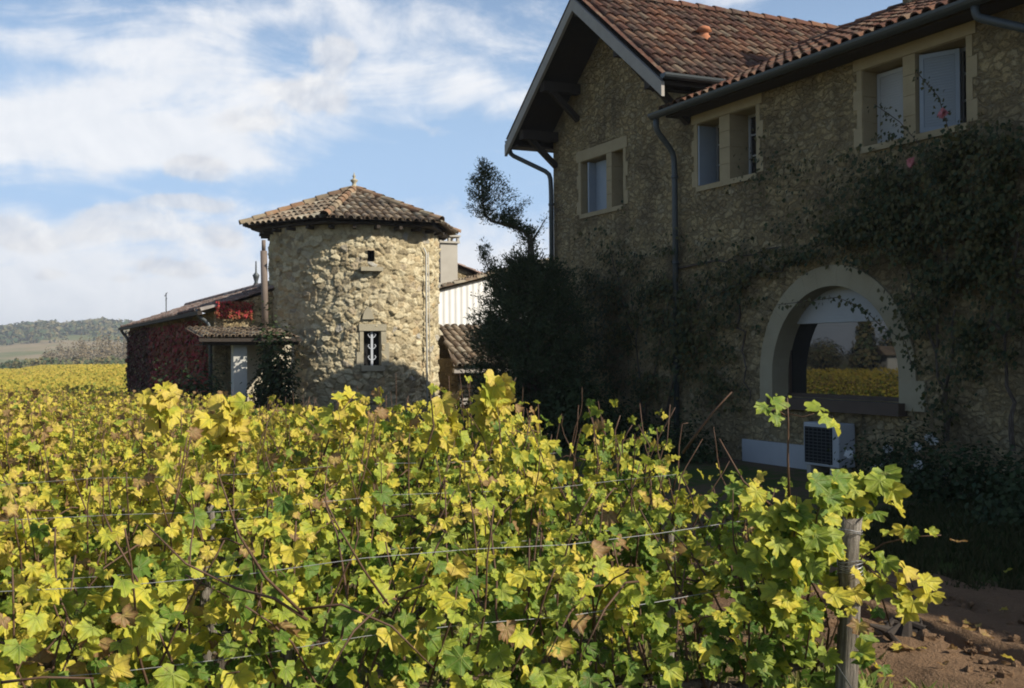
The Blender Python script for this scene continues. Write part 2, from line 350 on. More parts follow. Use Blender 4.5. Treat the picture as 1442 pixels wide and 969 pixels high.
def m_path(g, p):
    a = g.noise(p, .9, 5, .6); b = g.noise(p, 9, 7, .65); c = g.noise(p, 70, 4, .6)
    col = g.mix(b, (.105, .062, .034), (.215, .135, .078)); col = g.mix(g.smooth(a, .5, .7, 0, .6), col, (.17, .105, .06)); col = g.mix(g.smooth(c, .55, .75, 0, .5), col, (.34, .25, .16))
    return col, (g.m('ADD', b, g.m('MULTIPLY', c, .5)), .03)
M['path'] = mat('bare_earth', m_path, .95, .1)
def m_hill(g, p):
    a = g.noise(p, .006, 4, .6); b = g.noise(p, .05, 5, .6)
    return g.mix(g.smooth(a, .45, .55), g.mix(b, (.20, .15, .085), (.28, .22, .12)), g.mix(b, (.09, .11, .04), (.16, .16, .06)))
M['hill'] = mat('hill_fields', m_hill, .95, .1)
def m_glass(g, p): return (.012, .013, .014)
def glass_mat(name, f):
    m = bpy.data.materials.new(name); m.use_nodes = True; t = m.node_tree; g = G(t); b = t.nodes['Principled BSDF']
    b.inputs['Base Color'].default_value = (.012, .013, .015, 1); b.inputs['Roughness'].default_value = .5; b.inputs['Specular IOR Level'].default_value = 0
    gl = g.n('ShaderNodeBsdfGlossy'); gl.inputs['Roughness'].default_value = 0.012; gl.inputs['Color'].default_value = (.95, .97, 1, 1)
    mx = g.n('ShaderNodeMixShader'); mx.inputs[0].default_value = f
    g.link(b.outputs[0], mx.inputs[1]); g.link(gl.outputs[0], mx.inputs[2]); g.link(mx.outputs[0], t.nodes['Material Output'].inputs[0]); return m
M['glass'] = glass_mat('window_glass', .11); M['glass_dim'] = glass_mat('upper_window_glass', .10)

# ------------------------------------------------------------------ ground, path, hills
def build_ground():
    xs = np.unique(np.concatenate([np.linspace(-30, 30, 61), np.linspace(-200, 200, 41), np.linspace(-2900, 2900, 29)]))
    ys = np.unique(np.concatenate([np.linspace(-20, 80, 101), np.linspace(80, 400, 33), np.linspace(-190, 2650, 30)]))
    X, Y = np.meshgrid(xs, ys); Z = np.array([[ground_z(x, y) for x in xs] for y in ys])
    # slight humps under the vines, the pale rut and the soil around the end post
    V = np.stack([X.ravel(), Y.ravel(), Z.ravel()], 1); n = len(xs); I = np.arange(len(ys) - 1)[:, None] * n + np.arange(n - 1)[None, :]
    F = np.stack([I, I + 1, I + n + 1, I + n], -1).reshape(-1, 4)
    o = link('ground', np_mesh('ground', V, F, M['ground'], smooth=True)); tag(o, kind='structure')
def build_path():
    # a strip of bare earth along the foot of the farmhouse, modelled with two ruts
    D = np.concatenate([np.linspace(4.15, 6.2, 60), np.linspace(6.25, 6.9, 24)]); A = np.concatenate([np.linspace(-14, -6, 60), np.linspace(-5.95, 2, 160)])
    AA, DD = np.meshgrid(A, D); r2 = np.random.default_rng(3)
    def fbm(a, d, f):
        z = 0
        for k in range(4):
            ph = r2.uniform(0, 6.28, 4); an = r2.uniform(0, 6.28, 2); q = f * 2 ** k
            z = z + (np.sin(q * (a * math.cos(an[0]) + d * math.sin(an[0])) + ph[0]) * np.sin(q * (a * math.cos(an[1]) + d * math.sin(an[1])) + ph[1])) / 1.7 ** k
        return z
    Z = 0.085 + .016 * fbm(AA, DD, 2.2) + .010 * fbm(AA, DD, 8) + .005 * fbm(AA, DD, 23)
    for c, w, h in ((4.98, .05, .085), (5.75, .10, .05), (6.6, .16, .05)):
        dc = DD - (c + .06 * np.sin(AA * 1.1) + .03 * np.sin(AA * 4.3)); Z = Z - h * np.exp(-(dc / w) ** 2) + .6 * h * np.exp(-((dc - 1.9 * w) / w) ** 2)
    edge = np.minimum(np.clip((DD - 4.15) / .3, 0, 1), np.clip((6.9 - DD) / .5, 0, 1)); Z = Z * edge - .03 * (1 - edge)
    P = AX.x * AA + AY.x * DD, AX.y * AA + AY.y * DD
    gz = np.vectorize(ground_z)(P[0], P[1]); V = np.stack([P[0].ravel(), P[1].ravel(), (Z + gz).ravel()], 1)
    n = len(A); I = np.arange(len(D) - 1)[:, None] * n + np.arange(n - 1)[None, :]; F = np.stack([I, I + 1, I + n + 1, I + n], -1).reshape(-1, 4)
    tag(link('path', np_mesh('path', V, F, M['path'], smooth=True)), kind='structure')
HILL_PROF = [(-1.2, 20), (-.62, 26), (-.50, 34), (-.462, 37), (-.443, 41), (-.417, 45), (-.407, 41), (-.392, 44), (-.366, 45), (-.345, 42), (-.28, 36), (-.1, 30), (.3, 26), (1.2, 20)]
def hill_h(rat, y):
    top = np.interp(rat, [p[0] for p in HILL_PROF], [p[1] for p in HILL_PROF])      # ridge in photo px above the eye line
    t = np.clip((y - 520) / (1300 - 520), 0, 1); s = t * t * (3 - 2 * t)
    base = -0.644 - .0066 * (np.minimum(y, 900) - 40)
    back = np.clip((y - 1300) / 900, 0, 1)
    return base * (1 - s) + (CAMZ - 6 + top * 1300 / FPX) * s - back * 30
def build_hills():
    rats = np.linspace(-1.2, 1.2, 90); ys = np.linspace(500, 2300, 50)
    RR, YY = np.meshgrid(rats, ys); Z = hill_h(RR, YY) - .3 * (YY < 540)
    V = np.stack([(RR * YY).ravel(), YY.ravel(), Z.ravel()], 1); n = len(rats); I = np.arange(len(ys) - 1)[:, None] * n + np.arange(n - 1)[None, :]
    tag(link('hills', np_mesh('hills', V, np.stack([I, I + 1, I + n + 1, I + n], -1).reshape(-1, 4), M['hill'], smooth=True)), kind='structure')
build_ground(); build_path(); build_hills()

# ------------------------------------------------------------------ scattered leaf cards (numpy)
def unit(a): return a / np.maximum(np.linalg.norm(a, axis=-1, keepdims=True), 1e-9)
LEAF_OUT = [(0, 1.0), (9, .86), (18, .83), (27, .66), (38, .80), (50, .86), (60, .94), (72, .80), (84, .66), (98, .76), (112, .74), (124, .80), (142, .66), (162, .52)]
def leaf_template():
    o = [(math.sin(R(a)) * r, math.cos(R(a)) * r) for a, r in LEAF_OUT]; o = o + [(0, -.14)] + [(-x, y) for x, y in o[:0:-1]]
    V = [(0, 0, 0)] + [(x, y, 0) for x, y in o]; V = np.array(V)
    n = len(o); F = np.array([(0, 1 + i, 1 + (i + 1) % n) for i in range(n)]); E = np.array([0] + [min(1, math.hypot(x, y) * 1.05 + .1) for x, y in o])
    V[:, 1] += .14; return V, F, E
LV, LF, LE = leaf_template()
def simple_template(w=.42):
    V = np.array([(0, 0, 0), (w, .45, .06), (0, 1, 0), (-w, .45, .06), (0, .5, -.04)]); F = np.array([(0, 1, 4), (1, 2, 4), (2, 3, 4), (3, 0, 4)]); return V, F, np.array([0, .6, 1, .6, 0.])
SV, SF, SE = simple_template()
NV, NF, NE = simple_template(.16)
def leaves(P, N, T, size, hue, tmpl=None, curl=.35, r=rng):
    V, F, E = tmpl or (LV, LF, LE); n = len(P); N = unit(N); T = unit(T - N * (T * N).sum(1, keepdims=True)); B = np.cross(T, N)
    x, y, z = V[:, 0], V[:, 1], V[:, 2]; k_ = len(V)
    fold = r.uniform(.0, curl, (n, 1)); droop = r.uniform(-.1, curl, (n, 1)); rip = r.uniform(0, 6.28, (n, 1)); twist = r.normal(0, .25, (n, 1)) * curl * 2
    zz = z[None] + np.abs(x)[None] * fold * .9 - (y ** 2)[None] * droop * .7 + .10 * curl * 2 * np.sin(7 * np.arctan2(x, y - .15)[None] + rip) * np.hypot(x, y - .15)[None] + twist * (x * y)[None]
    jr = 1 + r.normal(0, .11 if k_ > 10 else .05, (n, k_)); sxx = r.uniform(.78, 1.18, (n, 1)); shr = r.normal(0, .12, (n, 1))
    xx = x[None] * jr * sxx + y[None] * shr; yy = y[None] * jr
    W = P[:, None] + size[:, None, None] * (xx[:, :, None] * B[:, None] + yy[:, :, None] * T[:, None] + zz[:, :, None] * N[:, None])
    k = len(V); FF = (F[None] + (np.arange(n) * k)[:, None, None]).reshape(-1, 3)
    return W.reshape(-1, 3), FF, np.repeat(hue, len(F)), np.tile(np.stack([E, x, y], 1), (n, 1))
def leaf_obj(name, parts, material, parent=None, smooth=False):
    Vs, Fs, Hs, Es, b = [], [], [], [], 0
    for (V, F, H, E) in parts: Vs.append(V); Fs.append(F + b); Hs.append(H); Es.append(E); b += len(V)
    me = np_mesh(name, np.concatenate(Vs), np.concatenate(Fs), material, {'hue': np.concatenate(Hs)}, (lambda A: {'edge': A[:, 0], 'leafx': A[:, 1], 'leafy': A[:, 2]} if smooth else {'edge': A[:, 0]})(np.concatenate(Es)), smooth)
    return link(name, me, parent) if parent is not False else me

# ------------------------------------------------------------------ canal tiles
def tile_facet(mb, O, U, Vv, u0, u1, L, pitch=.20, step=.36, rad=.088, seg=6, base=True, caps=True):
    """half-round tiles laid up a slope: U along the eave, Vv up the slope; u0(v), u1(v) bound it"""
    O, U, Vv = Vector(O), Vector(U).normalized(), Vector(Vv).normalized(); N = U.cross(Vv); N = N if N.z > 0 else -N
    us = np.arange(math.floor(min(u0(0), u0(L)) / pitch) * pitch, max(u1(0), u1(L)) + pitch, pitch)
    rows = int(math.ceil(L / step))
    for u in us:
        for i in range(rows):
            v0, v1 = i * step - .03, min((i + 1) * step + .05, L + .02); vm = (max(v0, 0) + v1) / 2
            if not (u0(vm) + .02 < u < u1(vm) - .02): continue
            rr = random.random(); ju = random.uniform(-.012, .012); jh = random.uniform(-.006, .008); tw = random.uniform(-.012, .012)
            vs = []
            for (v, ra, h) in ((v0, rad, .030 + jh), (v1, rad * .86, .0 + jh)):
                for k in range(seg + 1):
                    th = math.pi * k / seg
                    vs.append(O + U * (u + ju + (tw if v == v1 else 0) - ra * math.cos(th)) + Vv * v + N * (h + ra * math.sin(th) * .95 + .02))
            m = seg + 1; mb.add(vs, [(k, k + 1, m + k + 1, m + k) for k in range(seg)], rr)
            # thickness shown at the lower end
            vs2 = []
            for (ra) in (rad, rad - .018):
                for k in range(seg + 1):
                    th = math.pi * k / seg; vs2.append(O + U * (u + ju - ra * math.cos(th)) + Vv * (v0 + .001) + N * (.030 + jh + ra * math.sin(th) * .95 + .02))
            mb.add(vs2, [(k, m + k, m + k + 1, k + 1) for k in range(seg)], min(1, rr * .8))
    if base:
        nn = 14; vs = []
        for j in range(nn + 1):
            v = L * j / nn; vs += [O + U * u0(v) + Vv * v, O + U * u1(v) + Vv * v]
        top = [p + N * .035 for p in vs]
        mb.add(top, [(2 * j, 2 * j + 1, 2 * j + 3, 2 * j + 2) for j in range(nn)], .2)
def ridge_line(mb, p, q, rad=.12, step=.4, seg=6):
    p, q = Vector(p), Vector(q); d = q - p; L = d.length; d.normalize(); s_ = d.cross(Vector((0, 0, 1))).normalized(); n_ = s_.cross(d).normalized()
    k = max(1, int(L / step))
    for i in range(k):
        a, b = p + d * (L * i / k - .02), p + d * (L * (i + 1) / k + .03); rr = random.random(); vs = []
        for c, ra, h in ((a, rad, .02), (b, rad * .88, 0)):
            for j in range(seg + 1):
                th = math.pi * j / seg; vs.append(c + s_ * ra * math.cos(th) + n_ * (ra * math.sin(th) + h))
        m = seg + 1; mb.add(vs, [(j, j + 1, m + j + 1, m + j) for j in range(seg)], rr)

# ------------------------------------------------------------------ farmhouse
XR = 18.0
GX, GE, GZ0, GZ1 = -6.02, 3.03, 6.3, 8.55          # gable: ridge place, half width of the roof, eave and ridge height
WE, WZ0, WZ1, WD = -.40, 5.88, 7.70, 4.0           # wing: eave line, eave and ridge height, run to the ridge
house = thing('farmhouse', 'large two-storey stone farmhouse in shade, red tiled gable and arched window', 'house', HOUSE, TH)
ARC_X, ARC_Z0, ARC_SP, ARC_R = 0.0, 1.05, 1.37, 1.32
def arch_poly(r, z0, n=32):
    return [(ARC_X - r, z0)] + [(ARC_X - r * math.cos(math.pi * k / n), ARC_SP + r * math.sin(math.pi * k / n)) for k in range(n + 1)] + [(ARC_X + r, z0)]
LIGHTS = {'gable': [(-7.38, -6.33), (-6.14, -5.72)], 'left': [(-3.28, -2.64), (-2.37, -1.69)], 'right': [(.65, 1.42), (1.62, 2.45)], 'near': [(5.4, 6.2), (6.4, 7.2)]}
WIN_Z = (4.56, 5.63)
def holed_wall():
    bm = bmesh.new()
    outer = [(-8.6, -.6), (XR, -.6), (XR, 5.82), (-3.6, 5.82), (-3.6, 6.62), (GX, 8.38), (-8.6, 6.47)]
    loops = [outer, arch_poly(ARC_R, ARC_Z0)] + [[(a, WIN_Z[0]), (b, WIN_Z[0]), (b, WIN_Z[1]), (a, WIN_Z[1])] for w in LIGHTS.values() for a, b in w]
    es = []
    for lp in loops:
        vs = [bm.verts.new((x, 0, z)) for x, z in lp]; es += [bm.edges.new((vs[i], vs[(i + 1) % len(vs)])) for i in range(len(vs))]
    bmesh.ops.triangle_fill(bm, use_beauty=True, use_dissolve=False, edges=es)
    ext = bmesh.ops.extrude_face_region(bm, geom=bm.faces[:])
    bmesh.ops.translate(bm, verts=[v for v in ext['geom'] if isinstance(v, bmesh.types.BMVert)], vec=(0, .45, 0))
    bmesh.ops.recalc_face_normals(bm, faces=bm.faces[:])
    me = bpy.data.meshes.new('wall'); bm.to_mesh(me); bm.free(); me.materials.append(M['rubble']); return me
link('wall', holed_wall(), house)
b = MB(); b.box(-8.6, -8.15, .452, 14, -.6, 6.45); b.box(-3.95, -3.6, .452, 14, 5.0, 6.6); b.box(-8.148, XR, 8.3, 8.7, -.6, 5.6); b.box(XR - .4, XR, .452, 8.298, -.6, 5.6); b.build('side_wall', M['rubble'], house)
b = MB(); b.box(-8.1, XR - .5, .50, 8.2, 3.2, 3.3); b.box(-8.1, XR - .5, 2.6, 2.7, 0, 5.6); b.build('inner_room', M['dark'], house)
# roofs
sl = math.hypot(GE, GZ1 - GZ0); gv = Vector((-GE, 0, GZ1 - GZ0)).normalized()
b = MB(); tile_facet(b, (GX + GE, -.9, GZ0), (0, 1, 0), gv, lambda v: 0.0, lambda v: 14.6, sl, .205, .37)
gl = Vector((GE, 0, GZ1 - GZ0)).normalized(); tile_facet(b, (GX - GE, -.9, GZ0), (0, 1, 0), gl, lambda v: 0.0, lambda v: 14.6, sl, .205, .37)
groof = b.build('roof', M['tile_red'], house)
b = MB(); ridge_line(b, (GX, -.95, GZ1 + .05), (GX, 13.8, GZ1 + .05)); b.build('ridge', M['tile_red'], groof)
b = MB(); vx = GX + GE - 1.61; vz = GZ0 + 1.61 * (GZ1 - GZ0) / GE
b.lathe([(.12, -.08), (.12, .10), (.09, .12), (.09, .18), (.15, .20), (.11, .27), (.04, .30)], (vx, 1.08, vz), 12); b.build('roof_vent', M['pot'], groof, True)
wl = math.hypot(WD, WZ1 - WZ0); wv = Vector((0, WD, WZ1 - WZ0)).normalized()
def wing_u0(v):
    z = WZ0 + v * wv.z; return -3.76 if z < GZ0 - .1 else GX + GE - (z - GZ0) / ((GZ1 - GZ0) / GE) - .12
b = MB(); tile_facet(b, (0, WE, WZ0), (1, 0, 0), wv, wing_u0, lambda v: XR + .3, wl, .205, .37)
wb = Vector((0, -WD, WZ1 - WZ0)).normalized(); tile_facet(b, (0, WE + 2 * WD, WZ0), (1, 0, 0), wb, lambda v: -4.5, lambda v: XR + .3, wl, .41, .8, .17)
wroof = b.build('roof', M['tile_red'], house)
b = MB(); ridge_line(b, (-4.9, WE + WD, WZ1 + .04), (XR + .3, WE + WD, WZ1 + .04)); b.build('ridge', M['tile_red'], wroof)
# roof undersides, barge boards, brackets
b = MB()
for sg in (1, -1):
    e = Vector((GX + sg * (GE - .02), 0, GZ0 - .06)); r_ = Vector((GX, 0, GZ1 - .06))
    vs = [Vector((p.x, y, p.z - dz)) for p in (e, r_) for y in (-.86, 14.4) for dz in (0, .07)]
    b.add(vs, [(0, 2, 6, 4), (1, 5, 7, 3), (0, 1, 3, 2), (4, 6, 7, 5), (0, 4, 5, 1), (2, 3, 7, 6)], .5)
b.build('soffit', M['wood_dark'], house)
b = MB(); b.box(-3.7, XR + .2, WE + .03, 0, WZ0 - .09, WZ0 - .03); b.build('eaves_board', M['wood_dark'], house)
for sg in (1, -1):
    b = MB(); e = Vector((GX + sg * (GE + .02), -.90, GZ0 - .10)); r_ = Vector((GX, -.90, GZ1 - .08)); dn = Vector((0, 0, -.24))
    vs = [p + q + Vector((0, y, 0)) for p in (e, r_) for q in (Vector(), dn) for y in (-.03, .03)]
    b.add(vs, [(0, 2, 3, 1), (4, 5, 7, 6), (0, 4, 6, 2), (1, 3, 7, 5), (0, 1, 5, 4), (2, 6, 7, 3)], .5); b.build('barge_board', M['wood_grey'], house)
for px, pz in ((GX, GZ1 - .30), (GX - 1.45, 7.12), (GX + 1.45, 7.12), (-8.45, GZ0 + .02), (-3.55, GZ0 + .02)):
    b = MB(); b.box(px - .09, px + .09, -.84, -.002, pz - .10, pz + .10); b.beam((px, -.62, pz - .08), (px, -.003, pz - .62), .11, .11); b.build('bracket', M['wood_dark'], house)
b = MB(); b.box(-9.0, -8.62, -.84, 3, GZ0 - .20, GZ0 - .16); b.build('eaves_box', M['wood_dark'], house)
# gutters and pipes
def half_gutter(name, p, q, r_=.085):
    b = MB(); p, q = Vector(p), Vector(q); d = (q - p).normalized(); sd_ = d.cross(Vector((0, 0, 1))).normalized(); vs = []
    for c in (p, q):
        for ra in (r_, r_ - .012):
            for k in range(9): th = math.pi * k / 8; vs.append(c + sd_ * ra * math.cos(th) - Vector((0, 0, ra * math.sin(th))))
    fs = []
    for k in range(8): fs += [(k, 18 + k, 19 + k, k + 1), (9 + k, 10 + k, 28 + k, 27 + k), (k, k + 1, 10 + k, 9 + k), (18 + k, 27 + k, 28 + k, 19 + k)]
    fs += [(0, 9, 27, 18), (8, 26, 35, 17)]
    b.add(vs, fs, .5)
    for c in (p + d * .002, q - d * .002): b.add([c + sd_ * (r_ - .006) * math.cos(math.pi * k / 8) - Vector((0, 0, (r_ - .006) * math.sin(math.pi * k / 8))) for k in range(9)], [tuple(range(9))], .5)
    return b.build(name, M['zinc'], house)
half_gutter('gutter', (-3.95, WE - .09, WZ0 + .0), (XR, WE - .09, WZ0 + .0), .095)
half_gutter('gutter', (GX + GE + .09, -.95, GZ0 + .02), (GX + GE + .09, 4.0, GZ0 + .02))
half_gutter('gutter', (GX - GE - .09, -.85, GZ0 + .02), (GX - GE - .09, 13, GZ0 + .02))
def pipe(name, pts, r_, m, parent, bands=()):
    # rounded corners
    pts = [Vector(p) for p in pts]; out = [pts[0]]
    for a, c, d in zip(pts, pts[1:], pts[2:]):
        u, w = (a - c), (d - c); k = min(.12, u.length * .4, w.length * .4); p0, p1 = c + u.normalized() * k, c + w.normalized() * k
        out += [p0, p0 * .25 + c * .5 + p1 * .25, p1]
    out.append(pts[-1]); b = MB(); b.tube(out, r_, 10, .5)
    for (x, y, z) in bands: b.lathe([(r_, -.03), (r_ + .012, -.025), (r_ + .012, .025), (r_, .03)], (x, y, z), 10, .5)
    return b.build(name, m, parent, True)
pipe('downpipe', [(GX - GE - .06, -.80, 6.24), (GX - GE - .06, -.78, 6.02), (-8.52, -.12, 5.56), (-8.52, -.10, 5.2), (-8.52, -.10, 0)], .05, M['zinc'], house, [(-8.52, -.10, 4.9), (-8.52, -.10, 3.2), (-8.52, -.1, 1.4)])
pipe('downpipe', [(-3.86, -.46, 5.80), (-3.86, -.46, 5.60), (-3.84, -.12, 5.22), (-3.84, -.10, 4.9), (-3.84, -.10, 0)], .052, M['zinc'], house, [(-3.84, -.10, 4.8), (-3.84, -.10, 3.3), (-3.84, -.1, 1.5)])
pipe('downpipe', [(3.0, -.46, 5.80), (3.0, -.44, 5.66), (3.75, -.12, 5.3), (3.75, -.10, 4.8), (3.75, -.10, 0)], .052, M['zinc'], house)
# chimney
b = MB(); b.box(-1.90, -1.26, 3.3, 3.9, 7.3, 9.0); b.box(-1.98, -1.18, 3.22, 3.98, 9.0, 9.1); b.box(-1.8, -1.36, 3.4, 3.8, 9.1, 9.4); b.build('chimney', M['rubble'], house)
# white plinth beside the cooling unit
b = MB(); b.box(-2.05, -.28, -.06, .0, -.3, .35); b.build('plinth', M['white'], house)
# upper windows
def window(key, spec):
    ls = LIGHTS[key]; z0, z1 = WIN_Z; x0, x1 = ls[0][0], ls[-1][1]
    b = MB(); b.box(x0 - .16, x1 + .16, -.022, .40, z1 + .002, z1 + .22); b.box(x0 - .02, x1 + .02, -.035, .38, z0 - .09, z0 - .002)
    for q in range(4): b.box(ls[0][1] - .006, ls[1][0] + .006, -.018, .352, z0 + .001 + q * (z1 - z0) / 4, z0 - .005 + (q + 1) * (z1 - z0) / 4)
    w = b.build('window', M['ashlar'], house)
    b = MB()
    for xa, xb in ((x0, x0 + .008), (x1 - .008, x1)):
        for q in range(3): b.box(xa, xb, .001, .352, z0 + .001 + q * (z1 - z0) / 3, z0 - .005 + (q + 1) * (z1 - z0) / 3)
    b.box(ls[0][0], ls[0][1], .0, .352, z1 - .008, z1 - .001); b.box(ls[1][0], ls[1][1], .0, .352, z1 - .008, z1 - .001)
    b.build('reveal', M['ashlar'], w)
    for (a, c) in ((x0 - .10, x0 - .003), (x1 + .003, x1 + .10)):
        b = MB()
        for q in range(4): b.box(a if q % 2 else a - (.07 if a < x0 else 0), c if q % 2 else c + (.07 if a > x0 else 0), -.010 - .003 * (q % 2), .30, z0 + .002 + q * (z1 - z0) / 4, z0 + (q + 1) * (z1 - z0) / 4)
        b.build('jamb', M['ashlar'], w)
    for (a, c), sp in zip(ls, spec):
        f = MB()
        for q in ((a + .005, a + .055, .36, .42, z0 + .05, z1 - .05), (c - .055, c - .005, .36, .42, z0 + .05, z1 - .05), (a + .005, c - .005, .36, .42, z0, z0 + .05), (a + .005, c - .005, .36, .42, z1 - .05, z1)): f.box(*q)
        for zz_ in (z0 + (z1 - z0) * .36, z0 + (z1 - z0) * .68): f.box(a + .056, c - .056, .37, .384, zz_ - .012, zz_ + .012)
        f.box((a + c) / 2 - .025, (a + c) / 2 + .025, .365, .383, z0 + .051, z1 - .051)
        f.build('frame', M['white'], w)
        g_ = MB(); g_.box(a + .056, c - .056, .385, .395, z0 + .051, z1 - .051); g_.build('pane', M['glass_dim'], w)
        for kind in sp:
            s_ = MB(); mt = M['white_blue']
            if kind == 'fold': s_.box(a + .012, a + .05, -.005, .34, z0 + .02, z1 - .04)
            elif kind == 'half': s_.box(c - .36, c - .02, .27, .305, z0 + .02, z1 - .04)
            elif kind == 'closed': s_.box(a + .02, c - .02, .26, .30, z0 + .02, z1 - .04)
            elif kind == 'open45':
                s_.box(0, (c - a) * .62, -.018, .018, z0 + .02, z1 - .04, M=Matrix.Translation((a + .03, .05, 0)) @ Matrix.Rotation(R(24), 4, 'Z'))
            elif kind == 'pair':
                s_.box(a + .20, a + .25, .04, .34, z0 + .02, z1 - .04); s_.box(a + .26, a + .72, .20, .235, z0 + .02, z1 - .04)
                s_.box(a + .74, c - .05, .27, .305, z0 + .02, z1 - .04)
            if kind in ('closed', 'open45'):
                MM = Matrix.Identity(4) if kind == 'closed' else Matrix.Translation((a + .03, .05, 0)) @ Matrix.Rotation(R(24), 4, 'Z'); xa, xb, yf = (a + .02, c - .02, .26) if kind == 'closed' else (0, (c - a) * .62, -.018)
                for k in range(24): s_.box(xa + .06, xb - .06, yf - .012, yf - .004, z0 + .09 + k * .037, z0 + .112 + k * .037, M=MM)
                for q in ((xa, xa + .055, z0 + .02, z1 - .04), (xb - .055, xb, z0 + .02, z1 - .04), (xa + .056, xb - .056, z0 + .02, z0 + .08), (xa + .056, xb - .056, z1 - .10, z1 - .04)): s_.box(q[0], q[1], yf - .016, yf - .001, q[2], q[3], M=MM)
            if kind in ('half', 'pair'):
                for k in range(9): s_.box(c - .32, c - .08, .252, .268, z1 - .42 + k * .035, z1 - .405 + k * .035)
            s_.build('shutter', mt if kind != 'closed' else M['white'], w)
    return w
window('gable', [('pair',), ()]); window('left', [('fold',), ('half',)]); window('right', [('closed',), ('open45',)]); window('near', [('closed',), ('closed',)])
# arched window
b = MB(); n = 32
ou, inn = arch_poly(ARC_R + .29, ARC_Z0 - .05, n), arch_poly(ARC_R - .010, ARC_Z0 - .05, n)
for i in range(len(ou) - 1):
    jt = .0006
    def lp(a, c, t): return (a[0] + (c[0] - a[0]) * t, a[1] + (c[1] - a[1]) * t)
    e_ = jt / max(.01, math.hypot(ou[i][0] - ou[i + 1][0], ou[i][1] - ou[i + 1][1])); pr = -.040 - .002 * ((i * 7) % 5) / 4
    q = [lp(ou[i], ou[i + 1], e_), lp(ou[i], ou[i + 1], 1 - e_), lp(inn[i], inn[i + 1], 1 - e_), lp(inn[i], inn[i + 1], e_)]; vs = [Vector((x, y, z)) for y in (pr, .335) for x, z in q]
    b.add(vs, [(0, 1, 2, 3), (7, 6, 5, 4), (0, 4, 5, 1), (2, 6, 7, 3), (1, 5, 6, 2), (0, 3, 7, 4)], .5)
b.box(-1.67, -ARC_R, -.044, .3, ARC_Z0 - .10, ARC_Z0 - .05); b.box(ARC_R, 1.76, -.044, .3, ARC_Z0 - .10, ARC_Z0 + .30)
aw = b.build('window', M['surround'], house)
b = MB(); b.box(-1.30, 1.42, -.16, .44, ARC_Z0 - .17, ARC_Z0 - .002); b.build('sill', M['brownsill'], aw)
b = MB(); SH = 2.16
pl = [(x, z) for x, z in arch_poly(ARC_R + .05, SH) if z >= SH - .001]; pl = [(-1.30, SH)] + [p for p in pl if p[1] > SH + .02] + [(1.30, SH)]
b.prism(pl, .235, .29, .5)
for k in range(10): b.box(-1.28 + .02 * k, 1.28 - .02 * k, .227, .233, SH + .01 + k * .052, SH + .045 + k * .052)
b.build('roller_shutter', M['white'], aw)
b = MB(); b.box(-1.40, 1.40, .296, .306, ARC_Z0 + .05, SH + .02); b.build('pane', M['glass'], aw)
b = MB(); b.box(-1.4, 1.4, .26, .33, ARC_Z0, ARC_Z0 + .055); b.box(-1.4, -1.25, .275, .33, ARC_Z0 + .056, SH); b.box(1.25, 1.4, .275, .33, ARC_Z0 + .056, SH); b.build('frame', M['brownsill'], aw)
# cooling unit on the wall foot
ac = thing('air_conditioner', 'white outdoor air conditioning unit with dark grille below the arched window', 'air conditioner', HOUSE + AX * .13, TH)
b = MB(); b.box(-.36, .37, -.35, -.05, .12, .73); ca = b.build('casing', M['white'], ac)
bv = ca.modifiers.new('bevel', 'BEVEL'); bv.width = .015; bv.segments = 2
b = MB()
b.box(-.325, .245, -.354, -.351, .16, .67); b.build('grille', M['dark'], ac)
b = MB()
for k in range(11): z = .18 + k * .047; b.box(-.32, .24, -.366, -.358, z, z + .008)
for k in range(7): x = -.31 + k * .088; b.box(x, x + .007, -.372, -.367, .165, .665)
b.build('grille_bars', M['zinc'], ac)
for xf in (-.28, .20): b = MB(); b.box(xf, xf + .08, -.36, -.04, .0, .118); b.build('foot', M['conc'], ac)

